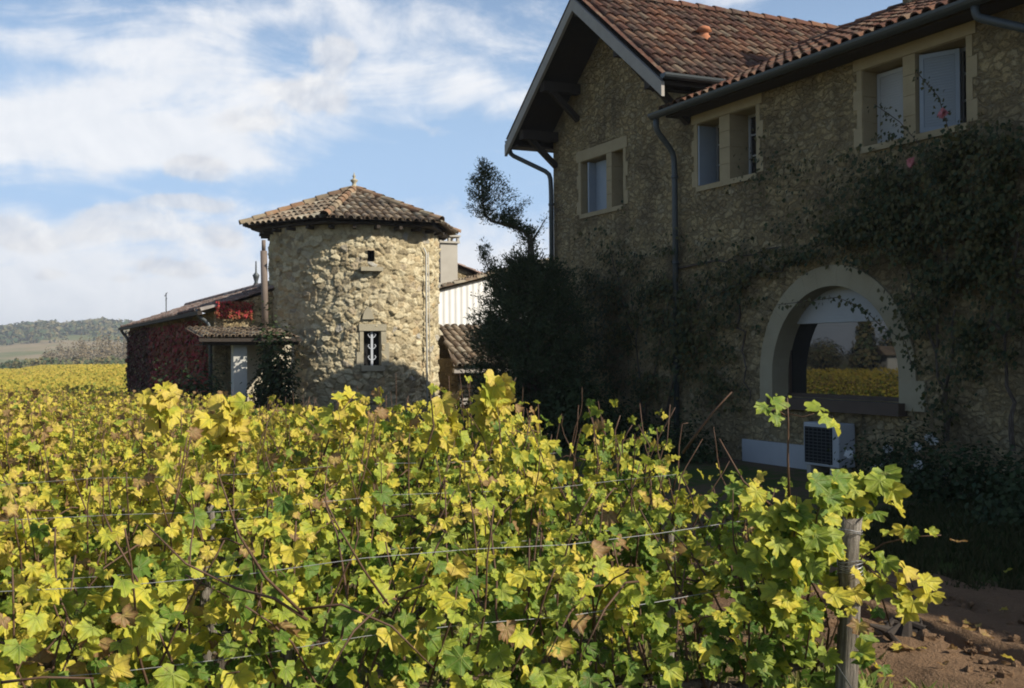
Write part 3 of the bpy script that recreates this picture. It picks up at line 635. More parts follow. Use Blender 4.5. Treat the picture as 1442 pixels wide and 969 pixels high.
# ------------------------------------------------------------------ round tower
TC, TR = Vector((-4.25, 30.0, 0)), 2.25
TE = (Vector((0, 0, 0)) - TC); TE.z = 0; TROT = math.atan2(TE.x, -TE.y)             # local -Y looks at us
tower = thing('round_tower', 'round rough-stone dovecote tower with hexagonal tiled cap', 'tower', TC, TROT)
def tp(th, z, r_=TR): return Vector((math.sin(th) * r_, -math.cos(th) * r_, z))   # th from the side facing us, + to the right
WIN = (R(11.0), 1.46, 2.32, .225); SLIT = (R(10.4), 4.08, 4.36, .095)
def tower_wall():
    nt_, nz = 620, 270; z0, z1 = -1.2, 5.08; th = np.arange(nt_) / nt_ * 2 * math.pi - math.pi; zz = np.linspace(z0, z1, nz)
    TT, ZZ = np.meshgrid(th, zz); per = 2 * math.pi * TR; cols = 62; cw = per / cols; ch = .138; r = np.random.default_rng(11)
    rows = int((z1 - z0) / ch) + 4; jx = r.uniform(.08, .92, (rows, cols)); jy = r.uniform(.1, .9, (rows, cols)); val = r.random((rows, cols)); bul = r.random((rows, cols)); stag = r.random(rows)
    w1 = .05 * np.sin(TT * TR * 3.1 + ZZ * 4) + .035 * np.sin(TT * TR * 7.3 - ZZ * 9 + 1)
    w1 = 1.5 * w1 + .10 * np.sin(TT * TR * 5.1 + 2.2 * np.sin(ZZ * 3.3)) + .05 * np.sin(TT * TR * 17 + ZZ * 13); tx = r.normal(0, .15, (rows, cols)); ty = r.normal(.03, .16, (rows, cols)); tl = np.zeros(TT.shape)
    s = (TT + math.pi) * TR / cw + w1; t = (ZZ - z0) / ch + 1 + .25 * np.sin(TT * TR * 2.3 + 1.3 * ZZ) + .16 * np.sin(TT * TR * 6.7 + 2 * np.sin(ZZ * 5)) + .07 * np.sin(TT * TR * 19 + ZZ * 7); d1 = np.full(TT.shape, 9.); d2 = np.full(TT.shape, 9.); val1 = np.zeros(TT.shape); b1 = np.zeros(TT.shape)
    ti = np.floor(t).astype(int)
    for di in (-1, 0, 1):
        ri = np.clip(ti + di, 0, rows - 1); ss = s + stag[ri]; si = np.floor(ss).astype(int)
        for dj in (-1, 0, 1):
            ci = (si + dj) % cols; dx = (si + dj + jx[ri, ci] - ss) * cw; dy = (ti + di + jy[ri, ci] - t) * ch * 1.25
            d = np.sqrt(dx * dx + dy * dy) + (np.abs(dx) + np.abs(dy)) * .35
            nb = d < d1; d2 = np.where(nb, d1, np.minimum(d2, d)); val1 = np.where(nb, val[ri, ci], val1); b1 = np.where(nb, bul[ri, ci], b1); tl = np.where(nb, -dx * tx[ri, ci] - dy * ty[ri, ci], tl); d1 = np.where(nb, d, d1)
    e = np.clip((d2 - d1) / .038, 0, 1); e = e * e * (3 - 2 * e)
    n_ = .012 * np.sin(TT * TR * 31 + 3 * np.sin(ZZ * 17)) * np.sin(ZZ * 37 + 2 * np.sin(TT * 41)) + r.normal(0, .004, TT.shape)
    top = np.clip((4.95 - ZZ) / .3, 0.4, 1)
    disp = (e * (.026 + .032 * b1 ** 1.5) + n_ + (b1 - .5) * .02 * e + tl * e) * top
    RRm = TR - .03 + disp + .03 * np.sin(TT * 3 + 1) * np.sin(ZZ * .9)
    V = np.stack([np.sin(TT) * RRm, -np.cos(TT) * RRm, ZZ], -1).reshape(-1, 3)
    I = np.arange(nz - 1)[:, None] * nt_ + np.arange(nt_)[None, :]; J = np.arange(nz - 1)[:, None] * nt_ + (np.arange(nt_) + 1)[None, :] % nt_
    F = np.stack([I, J, J + nt_, I + nt_], -1).reshape(-1, 4)
    tm = (TT[:-1] + math.pi / nt_); zm = (ZZ[:-1] + ZZ[1:]) / 2; keep = np.ones(tm.shape, bool)
    for (c, a, b_, hw) in (WIN, SLIT): keep &= ~((np.abs(tm - c) * TR < hw) & (zm > a) & (zm < b_))
    return np_mesh('wall', V, F[keep.ravel()], M['tower'], None, {'cell': val1.ravel(), 'mortar': e.ravel()}, True)
link('wall', tower_wall(), tower)
def on_tower(th): return Matrix.Translation(tp(th, 0)) @ Matrix.Rotation(th, 4, 'Z')   # local x to the right, -y outwards
Mw = on_tower(WIN[0])
b = MB(); b.box(-.34, .36, -.045, .25, 2.33, 2.50, M=Mw); b.box(-.30, .30, -.10, .25, 1.32, 1.455, M=Mw); b.box(-.40, -.225, -.02, .3, 1.46, 1.80, M=Mw); b.box(-.32, -.225, -.025, .3, 1.805, 2.325, M=Mw)
b.box(.225, .43, -.02, .3, 1.46, 2.02, M=Mw); b.box(.225, .36, -.025, .3, 2.025, 2.325, M=Mw); tw = b.build('window', M['ashlar_grey'], tower)
b = MB(); b.box(-.23, .23, .26, .28, 1.44, 2.34, M=Mw); b.build('pane', M['dark'], tw)  # near-black sheet, darkness of the tower inside put into its colour
b = MB(); b.box(-.028, .028, .04, .07, 1.46, 2.32, M=Mw)
for k, (zc, sg) in enumerate(((2.2, 1), (1.92, 1), (1.92, -1), (1.64, 1), (1.64, -1), (2.2, -1))):
    b.tube([Mw @ Vector((0, .05, zc - .05)), Mw @ Vector((sg * .06, .05, zc - .03)), Mw @ Vector((sg * .10, .05, zc + .03)), Mw @ Vector((sg * .07, .05, zc + .07))], .013, 6)
b.build('window_bar', M['iron'], tw)
Ms = on_tower(SLIT[0]); b = MB(); b.box(-.10, .10, .2, .22, 4.06, 4.38, M=Ms); b.build('slit_dark_sheet', M['dark'], tower)  # sheet painted near-black as the unlit inside behind the slit
b = MB(); b.box(-.26, .30, -.16, .1, 3.83, 3.93, M=on_tower(R(10))); b.build('perch_ledge', M['ashlar_grey'], tower)
b = MB(); b.prism([(-.14, 2.62), (.16, 2.62), (.10, 2.82), (0, 2.95), (-.10, 2.80)], -.075, .1); s_ = b.build('niche_stone', M['ashlar_grey'], tower); s_.matrix_local = on_tower(R(8))
HR = 2.98; HZ0, HZ1 = 5.06, 6.14; cor = [tp(R(-13.8 + 60 * k), HZ0, HR) for k in range(6)]; apex = Vector((0, 0, HZ1))
b = MB(); rd = MB()
for k in range(6):
    p, q = cor[k], cor[(k + 1) % 6]; u = (q - p); Lw = u.length; u.normalize(); mid = (p + q) / 2; vv = apex - mid; Ls = vv.length; vv.normalize()
    tile_facet(b, mid, u, vv, lambda v, Lw=Lw, Ls=Ls: -Lw / 2 * (1 - v / Ls) - .03, lambda v, Lw=Lw, Ls=Ls: Lw / 2 * (1 - v / Ls) + .03, Ls - .05, .215, .36, .093)
    ridge_line(rd, p + (p - apex).normalized() * .05 + Vector((0, 0, .08)), apex + Vector((0, 0, .08)), .12, .34)
tr_ = b.build('roof', M['tile_old'], tower); rd.build('hip_tiles', M['ridge'], tr_)
b = MB(); n6 = [c * .93 for c in cor]; lo = [Vector((c.x, c.y, HZ0 - .06)) for c in n6]; hi = [Vector((c.x, c.y, HZ0 - .012)) for c in n6]
b.add(lo + hi, [tuple(range(6))[::-1]] + [(i, (i + 1) % 6, 6 + (i + 1) % 6, 6 + i) for i in range(6)], .5)
for k in range(26):
    th = 2 * math.pi * k / 26; b.beam(tp(th, HZ0 - .13, 2.2), tp(th, HZ0 - .13, 2.52), .09, .08)
b.build('eaves', M['wood_dark'], tower)
b = MB(); b.lathe([(.17, 0), (.15, .08), (.06, .12), (.05, .18), (.10, .24), (.10, .27), (.035, .30), (.03, .34), (.05, .37), (.018, .41), (.006, .48)], (0, 0, HZ1 + .06), 12); b.build('finial', M['ashlar_grey'], tower, True)
b = MB(); th = R(52); b.tube([tp(th, 0, TR + .10), tp(th, 2.5, TR + .09), tp(th, 4.35, TR + .09), tp(th - .02, 4.5, TR + .05)], .025, 8); b.tube([tp(th + .06, 1.2, TR + .10), tp(th + .05, 4.4, TR + .085)], .012, 6); b.build('conduit', M['plaster_w'], tower, True)

# ------------------------------------------------------------------ long barn left of the tower
BN = Vector((-7.6, 28.3, 0)); BL, BW = 18.5, 4.6; EZ, RZ = 2.92, 3.8
barn = thing('barn', 'long low stone barn with tiled roof running away behind the tower', 'barn', BN, TH)
b = MB(); b.prism([(0, -1.0), (BW, -1.0), (BW, EZ - .05), (BW / 2, RZ - .08), (0, EZ - .05)], 0, .4)
me_rot = Matrix.Rotation(R(90), 4, 'Z')
b.v = [Vector((-v.y, v.x, v.z)) for v in b.v]; b.box(-BL, -.402, 0, .4, -1, EZ - .06); b.box(-BL, -.402, BW - .4, BW, -1, EZ - .06); b.box(-BL, -BL + .4, .402, BW - .402, -1, EZ); b.build('wall', M['rubble'], barn)
sv = Vector((0, BW / 2 + .3, RZ - EZ)); bl_ = sv.length
b = MB(); tile_facet(b, (0, -.3, EZ - .08), (1, 0, 0), sv, lambda v: -BL - .2, lambda v: .12, bl_, .22, .42, .095, 5)
tile_facet(b, (0, BW + .3, EZ - .08), (1, 0, 0), Vector((0, -sv.y, sv.z)), lambda v: -BL - .2, lambda v: .12, bl_, .44, .9, .19, 5)
br = b.build('roof', M['tile_pink'], barn)
b = MB(); ridge_line(b, (-BL - .2, BW / 2, RZ + .0), (.15, BW / 2, RZ + .0)); b.build('ridge', M['tile_pink'], br)
b = MB(); b.lathe([(.12, 0), (.05, .15), (.09, .3), (.11, .36), (.03, .45), (.02, .8)], (-5.6, BW / 2, RZ + .05), 10); b.build('finial', M['zinc'], br, True)
b = MB(); b.tube([(-12.6, .6, 3.1), (-12.6, .6, 4.0)], .02, 6); b.tube([(-13.0, .6, 3.9), (-12.3, .6, 4.0)], .012, 6); b.tube([(-12.8, .6, 3.75), (-12.4, .6, 3.8)], .01, 6); b.build('aerial', M['zinc'], br)
b = MB(); b.beam((-BL, -.38, EZ - .1), (.1, -.38, EZ - .1), .12, .10); b.build('gutter', M['wood_dark'], barn)
pipe('downpipe', [(-.25, -.38, 2.93), (-.25, -.36, 2.75), (-.12, -.1, 2.55), (-.12, -.08, 2.2), (-.12, -.08, -.3)], .05, M['zinc'], barn)
pipe('downpipe', [(-BL + .1, -.36, 2.9), (-BL + .1, -.3, 2.7), (-BL + .3, -.08, 2.4), (-BL + .3, -.08, -.5)], .06, M['zinc'], barn)
for a, c in ((-5.2, -4.2), (-3.3, -2.4)):
    b = MB(); b.box(a - .14, a, -.03, .1, -.2, 1.65); b.box(c, c + .14, -.03, .1, -.2, 1.65); b.box(a - .14, c + .14, -.03, .1, 1.652, 1.8); w = b.build('window', M['ashlar_grey'], barn)
    b = MB(); b.box(a, c, -.012, .05, -.2, 1.65); b.build('pane', M['dark'], w)
# lean-to in front of the barn gable
lean = thing('lean_to', 'small lean-to with white pillar and tiled roof against the barn gable', 'lean-to', BN, TH)
b = MB(); b.box(1.8, 2.1, .06, .38, -.8, 2.12); b.build('pillar', M['plaster_w'], lean)
b = MB(); b.box(.9, 1.0, .42, 1.8, -.8, 2.2); b.build('back_wall', M['plaster'], lean)
lv = Vector((-2.3, 0, .26)); b = MB(); tile_facet(b, (2.35, 0, 2.14), (0, 1, 0), lv, lambda v: -.75, lambda v: 1.62, lv.length, .16, .36, .066, 5); b.build('roof', M['tile_old'], lean)
b = MB(); b.beam((2.3, -.7, 2.06), (2.3, 1.6, 2.06), .1, .16); b.box(.05, 2.3, -.5, 1.6, 2.0, 2.02); b.build('fascia', M['wood_dark'], lean)
b = MB(); b.beam((2.42, -.80, 2.10), (2.42, 1.62, 2.10), .10, .08); b.build('gutter', M['wood_dark'], lean)
b = MB(); b.tube([(1.1, 1.05, 2.2), (1.1, 1.02, 4.35)], .085, 12); b.tube([(1.1, 1.02, 4.35), (1.1, 1.02, 4.62)], .05, 10); b.build('flue_pipe', M['rust'], lean, True)

# ------------------------------------------------------------------ buildings between the tower and the farmhouse
OB = Vector((-1.77, 34.0, 0))
outb = thing('outbuilding', 'low building with white sheeted gable and square chimney behind the tower', 'building', OB, TH)
def gprism(poly, x0, x1):   # polygon of (y, z) swept along x
    b = MB(); b.prism(poly, x0, x1); b.v = [Vector((v.y, v.x, v.z)) for v in b.v]; return b
gprism([(-2.2, -1), (7.0, -1), (7.0, 4.1), (3.6, 4.72), (-2.2, 3.25)], -1.8, -.03).build('wall', M['plaster'], outb)
gprism([(-2.15, 2.56), (6.9, 2.56), (6.9, 4.08), (3.6, 4.68), (-2.15, 3.22)], -.028, .0).build('cladding', M['corr'], outb)
b = MB(); s1 = Vector((0, 5.8, 1.47)); tile_facet(b, (0, -2.3, 3.24), (1, 0, 0), s1, lambda v: -1.9, lambda v: .18, s1.length, .22, .4, .095, 5)
s2 = Vector((0, -3.6, .62)); tile_facet(b, (0, 7.2, 4.08), (1, 0, 0), s2, lambda v: -1.9, lambda v: .18, s2.length, .22, .4, .095, 5); b.build('roof', M['tile_old'], outb)
b = MB(); DY = .52
b.box(-1.4, -.85, -.62 + DY, -.04 + DY, 3.0, 5.22); b.box(-1.46, -.79, -.68 + DY, .02 + DY, 5.22, 5.28)
for y in (-.66 + DY, -.36 + DY, -.06 + DY): b.box(-1.44, -1.34, y, y + .07, 5.28, 5.42); b.box(-.92, -.81, y, y + .07, 5.28, 5.42)
b.box(-1.48, -.77, -.70 + DY, .04 + DY, 5.42, 5.47); b.build('chimney', M['conc'], outb)
rear = thing('stone_house', 'grey stone gable of a house half hidden behind the square chimney', 'house', OB - AX * 3.0, TH)
gprism([(-4, -1), (6, -1), (6, 3.0), (-.4, 5.28), (-4, 4.1)], -6, 0).build('wall', M['rubble'], rear)
b = MB(); s1 = Vector((0, 6.5, -2.316)); tile_facet(b, (0, 6.1, 3.0), (1, 0, 0), -s1, lambda v: -6.2, lambda v: .2, s1.length, .22, .4, .095, 5)
s2 = Vector((0, 3.7, 1.21)); tile_facet(b, (0, -4.1, 4.11), (1, 0, 0), s2, lambda v: -6.2, lambda v: .2, s2.length, .22, .4, .095, 5); b.build('roof', M['tile_pink'], rear)
shed = thing('tiled_shed', 'low open shed with mossy tiled roof right of the tower', 'shed', OB, TH)
b = MB(); sv = Vector((-2.6, 0, 1.18)); tile_facet(b, (3.1, 0, 1.36), (0, 1, 0), sv, lambda v: -1.3 + v * .22, lambda v: 6.5, sv.length, .23, .4, .10, 6); b.build('roof', M['tile_old'], shed)
b = MB(); b.box(.3, .5, -1.0, 6.4, -.8, 2.3); b.box(.5, 2.2, -1.0, -.8, -.8, 1.6); b.build('wall', M['rubble'], shed)
b = MB(); b.beam((2.95, -1.25, 1.27), (2.95, 6.4, 1.27), .14, .14); b.build('eaves_beam', M['wood_grey'], shed)
for y in (.15, 1.9, 3.6):
    b = MB(); b.beam((2.9, y, -.6), (2.9, y, 1.2), .12, .12); b.build('post', M['wood_dark'], shed)
b = MB()
for k in range(5): b.box(2.2, 2.24, -.75, .05, .28 + k * .12, .36 + k * .12)
b.box(2.18, 2.26, -.78, -.72, -.4, .9); b.box(2.18, 2.26, .02, .08, -.4, .9); b.build('gate', M['wood_grey'], shed)

# ------------------------------------------------------------------ creepers, shrubs, conifer
def vec(a): return np.array(a, float)
def wall_leaves(blobs, n, size, seed, zmin=.1, thick=.28):
    """leaf cards hugging the facade; blobs are (along, height, ra, rh, weight) on it"""
    r = np.random.default_rng(seed); w = np.array([b_[4] * b_[2] * b_[3] for b_ in blobs]); k = r.choice(len(blobs), n, p=w / w.sum()); B = np.array(blobs)[k]
    # clumps
    cl = r.normal(0, 1, (len(blobs) * 24, 2)); ci = (24 * r.random(n) ** 1.5).astype(int) + k * 24
    off = cl[ci] * .72 + r.normal(0, .17, (n, 2))
    x = B[:, 0] + off[:, 0] * B[:, 2]; z = B[:, 1] + off[:, 1] * B[:, 3]; y = -r.uniform(.03, thick, n) * (.6 + .8 * r.random(n))
    P = np.stack([x, y, z], 1)
    N = np.stack([r.normal(0, .5, n), -np.ones(n), r.normal(.4, .4, n)], 1); T = np.stack([r.normal(0, .6, n), -r.random(n) * .4, -np.ones(n)], 1)
    ok = z > zmin; s = r.uniform(.6, 1.3, n) * size
    return P[ok], N[ok], T[ok], s[ok], r.random(n)[ok]
def px_blobs(lst):
    out = []
    for (u, v, ru, rv, w) in lst:
        x, z = wall_pt(u, v); x2, _ = wall_pt(u + ru, v); d = HOUSE.y + x * AX.y; out.append((x, z, abs(x2 - x), rv * d / FPX, w))
    return out
def outside_openings(P, keep_p=.0, seed=0):
    x, z = P[:, 0], P[:, 2]; inside = (np.abs(x) < ARC_R + .22) & (z > .95) & (z < ARC_SP + np.sqrt(np.clip((ARC_R + .22) ** 2 - x ** 2, 0, None)))
    for w in LIGHTS.values(): inside |= (x > w[0][0] - .02) & (x < w[-1][1] + .02) & (z > WIN_Z[0] + .10) & (z < WIN_Z[1])
    return ~inside | (np.random.default_rng(seed).random(len(P)) < keep_p)
def wander(b, p, q, r0, r1, wob=.12, n=9, seed=0):
    rr = random.Random(seed); p, q = Vector(p), Vector(q); pts = []; 
    for i in range(n):
        t = i / (n - 1); e = math.sin(math.pi * t); pts.append(p.lerp(q, t) + Vector((rr.gauss(0, wob) * e, rr.gauss(0, .02) * e, rr.gauss(0, wob * .5) * e)))
    b.tube(pts, [r0 + (r1 - r0) * i / (n - 1) for i in range(n)], 6)
def wp(u, v, off): x, z = wall_pt(u, v, off); return (x, -off, z)
def twig(path, n, size, seed, spread=.06):
    """leaves strung along a hanging twig"""
    r = np.random.default_rng(seed); pts = np.array(path); t = r.random(n) * (len(pts) - 1); i = np.minimum(t.astype(int), len(pts) - 2); f = (t - i)[:, None]
    P = pts[i] * (1 - f) + pts[i + 1] * f + r.normal(0, spread, (n, 3)); N = np.stack([r.normal(0, .5, n), -np.ones(n), r.normal(.4, .4, n)], 1); T = np.stack([r.normal(0, .7, n), np.zeros(n), -np.ones(n)], 1)
    return P, N, T, r.uniform(.7, 1.3, n) * size, r.random(n)
ST = (SV, SF, SE)
cr = thing('wall_creeper', 'dark creeper sprawling over the shaded wall left of the arched window', 'creeper', HOUSE, TH)
bl = px_blobs([(900, 450, 38, 55, 1), (870, 400, 35, 45, .8), (950, 430, 40, 55, 1), (985, 480, 40, 50, 1), (920, 520, 50, 30, .9), (1010, 400, 40, 30, .9), (1060, 380, 35, 22, 1), (1110, 360, 40, 22, 1.1), (1160, 345, 40, 20, 1), (1020, 530, 25, 35, .8), (1045, 440, 25, 30, .6), (860, 340, 30, 25, .25), (960, 350, 40, 20, .3), (1050, 560, 14, 20, .8), (850, 500, 40, 50, .8), (810, 470, 25, 60, .9)])
P, N, T, s, h = wall_leaves(bl, 7000, .075, 21); ok = outside_openings(P, 0.0); P2 = [x[ok] for x in (P, N, T, s, h)]
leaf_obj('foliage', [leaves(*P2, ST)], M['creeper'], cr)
b = MB()
for k, (a, c) in enumerate((((905, 600), (890, 420)), ((905, 600), (950, 380)), ((930, 600), (1000, 390)), ((950, 380), (1100, 350)), ((1000, 420), (1170, 340)), ((890, 470), (860, 350)), ((1040, 430), (1055, 570)))): wander(b, wp(*a, .04), wp(*c, .06), .022, .008, .10, 10, k)
b.build('stem', M['bark'], cr)
rose = thing('climbing_rose', 'dense climbing rose with two pink blooms right of the arched window', 'climbing rose', HOUSE, TH)
bl = px_blobs([(1290, 270, 40, 40, 1), (1370, 250, 40, 45, 1.1), (1420, 300, 40, 70, 1.1), (1300, 330, 45, 40, 1.1), (1250, 320, 35, 35, 1), (1370, 360, 45, 50, 1.1), (1210, 330, 35, 20, 1), (1420, 420, 40, 60, 1), (1330, 420, 30, 35, .6), (1300, 450, 22, 30, .5), (1390, 500, 30, 50, .5), (1250, 260, 30, 30, .5), (1180, 280, 40, 40, .22), (1110, 240, 50, 30, .16), (1400, 200, 35, 20, .5), (1440, 230, 30, 40, 1), (1345, 560, 18, 30, .5), (1275, 200, 20, 18, .25)])
P, N, T, s, h = wall_leaves(bl, 10500, .066, 22, thick=.45); ok = outside_openings(P, .0)
tw = [twig([wp(1330, 410, .3), wp(1290, 370, .35), wp(1250, 345, .35), wp(1225, 330, .3)], 160, .07, 1), twig([wp(1285, 525, .3), wp(1275, 485, .32), wp(1240, 462, .34), wp(1215, 437, .36), wp(1180, 422, .34), wp(1150, 426, .33), wp(1095, 432, .3)], 110, .065, 2, .035),
      twig([wp(1300, 210, .25), wp(1270, 175, .3), wp(1235, 150, .32)], 50, .055, 3, .05), twig([wp(1340, 190, .25), wp(1325, 140, .3), wp(1295, 105, .3)], 46, .055, 4, .05), twig([wp(1200, 330, .2), wp(1170, 290, .2), wp(1200, 235, .2)], 50, .05, 5, .07), twig([wp(1290, 420, .2), wp(1290, 520, .2)], 60, .06, 7, .06)]
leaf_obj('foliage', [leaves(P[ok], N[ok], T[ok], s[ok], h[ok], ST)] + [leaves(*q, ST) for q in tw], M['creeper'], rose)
b = MB()
for k, (a, c) in enumerate((((1332, 625), (1318, 500)), ((1330, 620), (1345, 440)), ((1318, 500), (1290, 430)), ((1318, 500), (1335, 360)), ((1425, 640), (1415, 480)), ((1415, 480), (1435, 330)), ((1415, 480), (1380, 400)), ((1290, 430), (1260, 330)), ((1330, 360), (1300, 220)))): wander(b, wp(*a, .10), wp(*c, .10), .035 if k < 2 or k == 4 else .022, .014, .05, 8, 40 + k)
for q in ([(1330, 410), (1290, 370), (1225, 330)], [(1285, 525), (1275, 485), (1240, 462), (1215, 437), (1180, 422), (1095, 432)], [(1300, 210), (1270, 175), (1235, 150)], [(1340, 190), (1325, 140), (1295, 105)]): b.tube([wp(*c, .32) for c in q], .006, 5)
b.build('stem', M['bark'], rose)
def flower(name, c, r_, m, parent, n=9, seed=0):
    r = np.random.default_rng(seed); P = np.tile(vec(c), (n * 2, 1)); a = r.random(n * 2) * 6.28; T = np.stack([np.cos(a), r.normal(-.3, .4, n * 2), np.sin(a)], 1); N = np.tile(vec((0, -1, .2)), (n * 2, 1)) + r.normal(0, .3, (n * 2, 3))
    return leaf_obj(name, [leaves(P, N, T, np.full(n * 2, r_), r.random(n * 2), simple_template(.5), .5)], m, parent)
for k, (u, v) in enumerate(((1330, 163), (1285, 232))): flower('bloom', wp(u, v, .42),   .075, M['petal_p'], rose, 9, k)

def blob_shrub(name, label, cat, loc, rad, n, size, m, seed, hz=1.0, group=None, stems=5, flowers=0):
    o = thing(name, label, cat, loc, 0, group); r = np.random.default_rng(seed)
    cc = unit(r.normal(0, 1, (26, 3))) * r.uniform(.25, .85, (26, 1)); cc[:, 2] = np.abs(cc[:, 2]) * 1.0
    k = r.integers(0, 26, n); P = cc[k] + r.normal(0, .17, (n, 3)); P[:, 2] = np.abs(P[:, 2]); N = P + r.normal(0, .4, (n, 3)); N[:, 2] += .3; T = r.normal(0, .7, (n, 3)); T[:, 2] -= .5
    sc = np.array([rad[0], rad[1], rad[2]]); P = P * sc; P[:, 2] += .03
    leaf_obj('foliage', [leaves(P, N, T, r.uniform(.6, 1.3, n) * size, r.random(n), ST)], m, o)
    b = MB()
    for j in range(stems):
        q = cc[j] * sc; b.tube([(q[0] * .1, q[1] * .1, -.1), (q[0] * .5, q[1] * .5, q[2] * .6), tuple(q)], [.02, .014, .006], 5)
    b.build('stem', M['bark'], o)
    for j in range(flowers):
        q = cc[6 + j] * sc * 1.15; flower('bloom', (q[0], q[1], max(q[2], .25)), .065, M['petal_w'], o, 7, j)
    return o
def house_pt(x, y, z=0): p = HOUSE + AX * x + AY * y; return (p.x, p.y, z)
blob_shrub('shrub', 'low dark shrub in front of the white plinth', 'shrub', house_pt(-2.5, -.9), (.9, .7, .72), 2400, .06, M['shrub'], 31)
blob_shrub('shrub', 'dark bush at the foot of the creeper beside the middle downpipe', 'shrub', house_pt(-4.6, -.7), (1.0, .6, .9), 2400, .06, M['shrub'], 32)
blob_shrub('flowering_shrub', 'dark shrub dotted with small white flowers beside the air conditioner', 'shrub', house_pt(1.95, -.75), (.85, .55, .85), 2400, .055, M['shrub'], 33, flowers=14)
blob_shrub('shrub', 'dark low bush under the stems of the climbing rose', 'shrub', house_pt(3.2, -.8), (1.1, .6, .75), 2600, .06, M['shrub'], 34)
blob_shrub('shrub', 'dark clipped bush nearest the path by the house wall', 'shrub', house_pt(4.6, -1.2), (1.1, .8, .7), 2400, .06, M['shrub'], 35)
blob_shrub('shrub', 'tall dark green shrub filling the lean-to beside the tower', 'shrub', (-5.60, 26.3, -.4), (.72, .5, 3.0), 9500, .10, M['shrub'], 36)
blob_shrub('shrub', 'rounded dark bush in front of the lean-to pillar', 'shrub', (-7.05, 24.6, -.4), (.80, .6, 2.1), 4600, .09, M['shrub'], 37)
blob_shrub('shrub', 'dark bush against the red barn wall', 'shrub', (-7.9, 25.0, -.4), (.7, .7, 1.8), 3600, .09, M['shrub'], 38)
blob_shrub('shrub', 'dark undergrowth bush between the shed and the conifer', 'shrub', (-.9, 24.5, -.1), (1.3, .9, 1.1), 2400, .09, M['shrub'], 39)
blob_shrub('shrub', 'dark broad bush at the base of the conifer by the house corner', 'shrub', (1.2, 20.0, 0), (1.2, .9, 1.7), 3600, .07, M['shrub'], 41)

# red and green creepers on the barn
def barn_ivy(name, label, x0, x1, z0, z1, n, m, seed, face='front', size=.13):
    o = thing(name, label, 'creeper', BN, TH); r = np.random.default_rng(seed); cl = r.random((90, 2)); k = r.integers(0, 90, n); uv = np.clip(cl[k] + r.normal(0, .055, (n, 2)), 0, 1); mixu = r.random(n) < .45; uv[mixu] = r.random((mixu.sum(), 2))
    a = x0 + (x1 - x0) * uv[:, 0]; z = z0 + (z1 - z0) * uv[:, 1]; d = r.uniform(.02, .22, n)
    if face == 'front': P = np.stack([a, -d, z], 1); N = np.stack([r.normal(.2, .5, n), -np.ones(n), r.normal(.5, .4, n)], 1)
    else: P = np.stack([d * .6, a, z], 1); N = np.stack([np.ones(n), r.normal(0, .5, n), r.normal(.5, .4, n)], 1)
    T = r.normal(0, .5, (n, 3)); T[:, 2] -= 1
    leaf_obj('foliage', [leaves(P, N, T, r.uniform(.6, 1.3, n) * size, r.random(n), ST)], m, o)
    b = MB()
    for j in range(7):
        t = (j + .5) / 7; a_ = x0 + (x1 - x0) * t; p = ((a_, -.03, z0), (a_ + .3, -.03, z1 - .2)) if face == 'front' else ((.03, a_, z0), (.03, a_ + .1, z1 - .1)); b.tube([p[0], p[1]], [.02, .008], 5)
    b.build('stem', M['bark'], o); return o
barn_ivy('red_creeper', 'deep red creeper covering the shaded front wall of the barn', -11.0, -.5, -.3, 2.7, 5200, M['red_ivy'], 51)
barn_ivy('green_creeper', 'dull brown-green creeper on the far end of the barn wall', -17.9, -9.6, -.6, 2.75, 3000, M['ivy_brown'], 52)
barn_ivy('red_creeper', 'bright sunlit red creeper high on the barn gable above the lean-to', .05, .95, 2.72, 3.14, 700, M['red_ivy'], 53, 'end', .07)

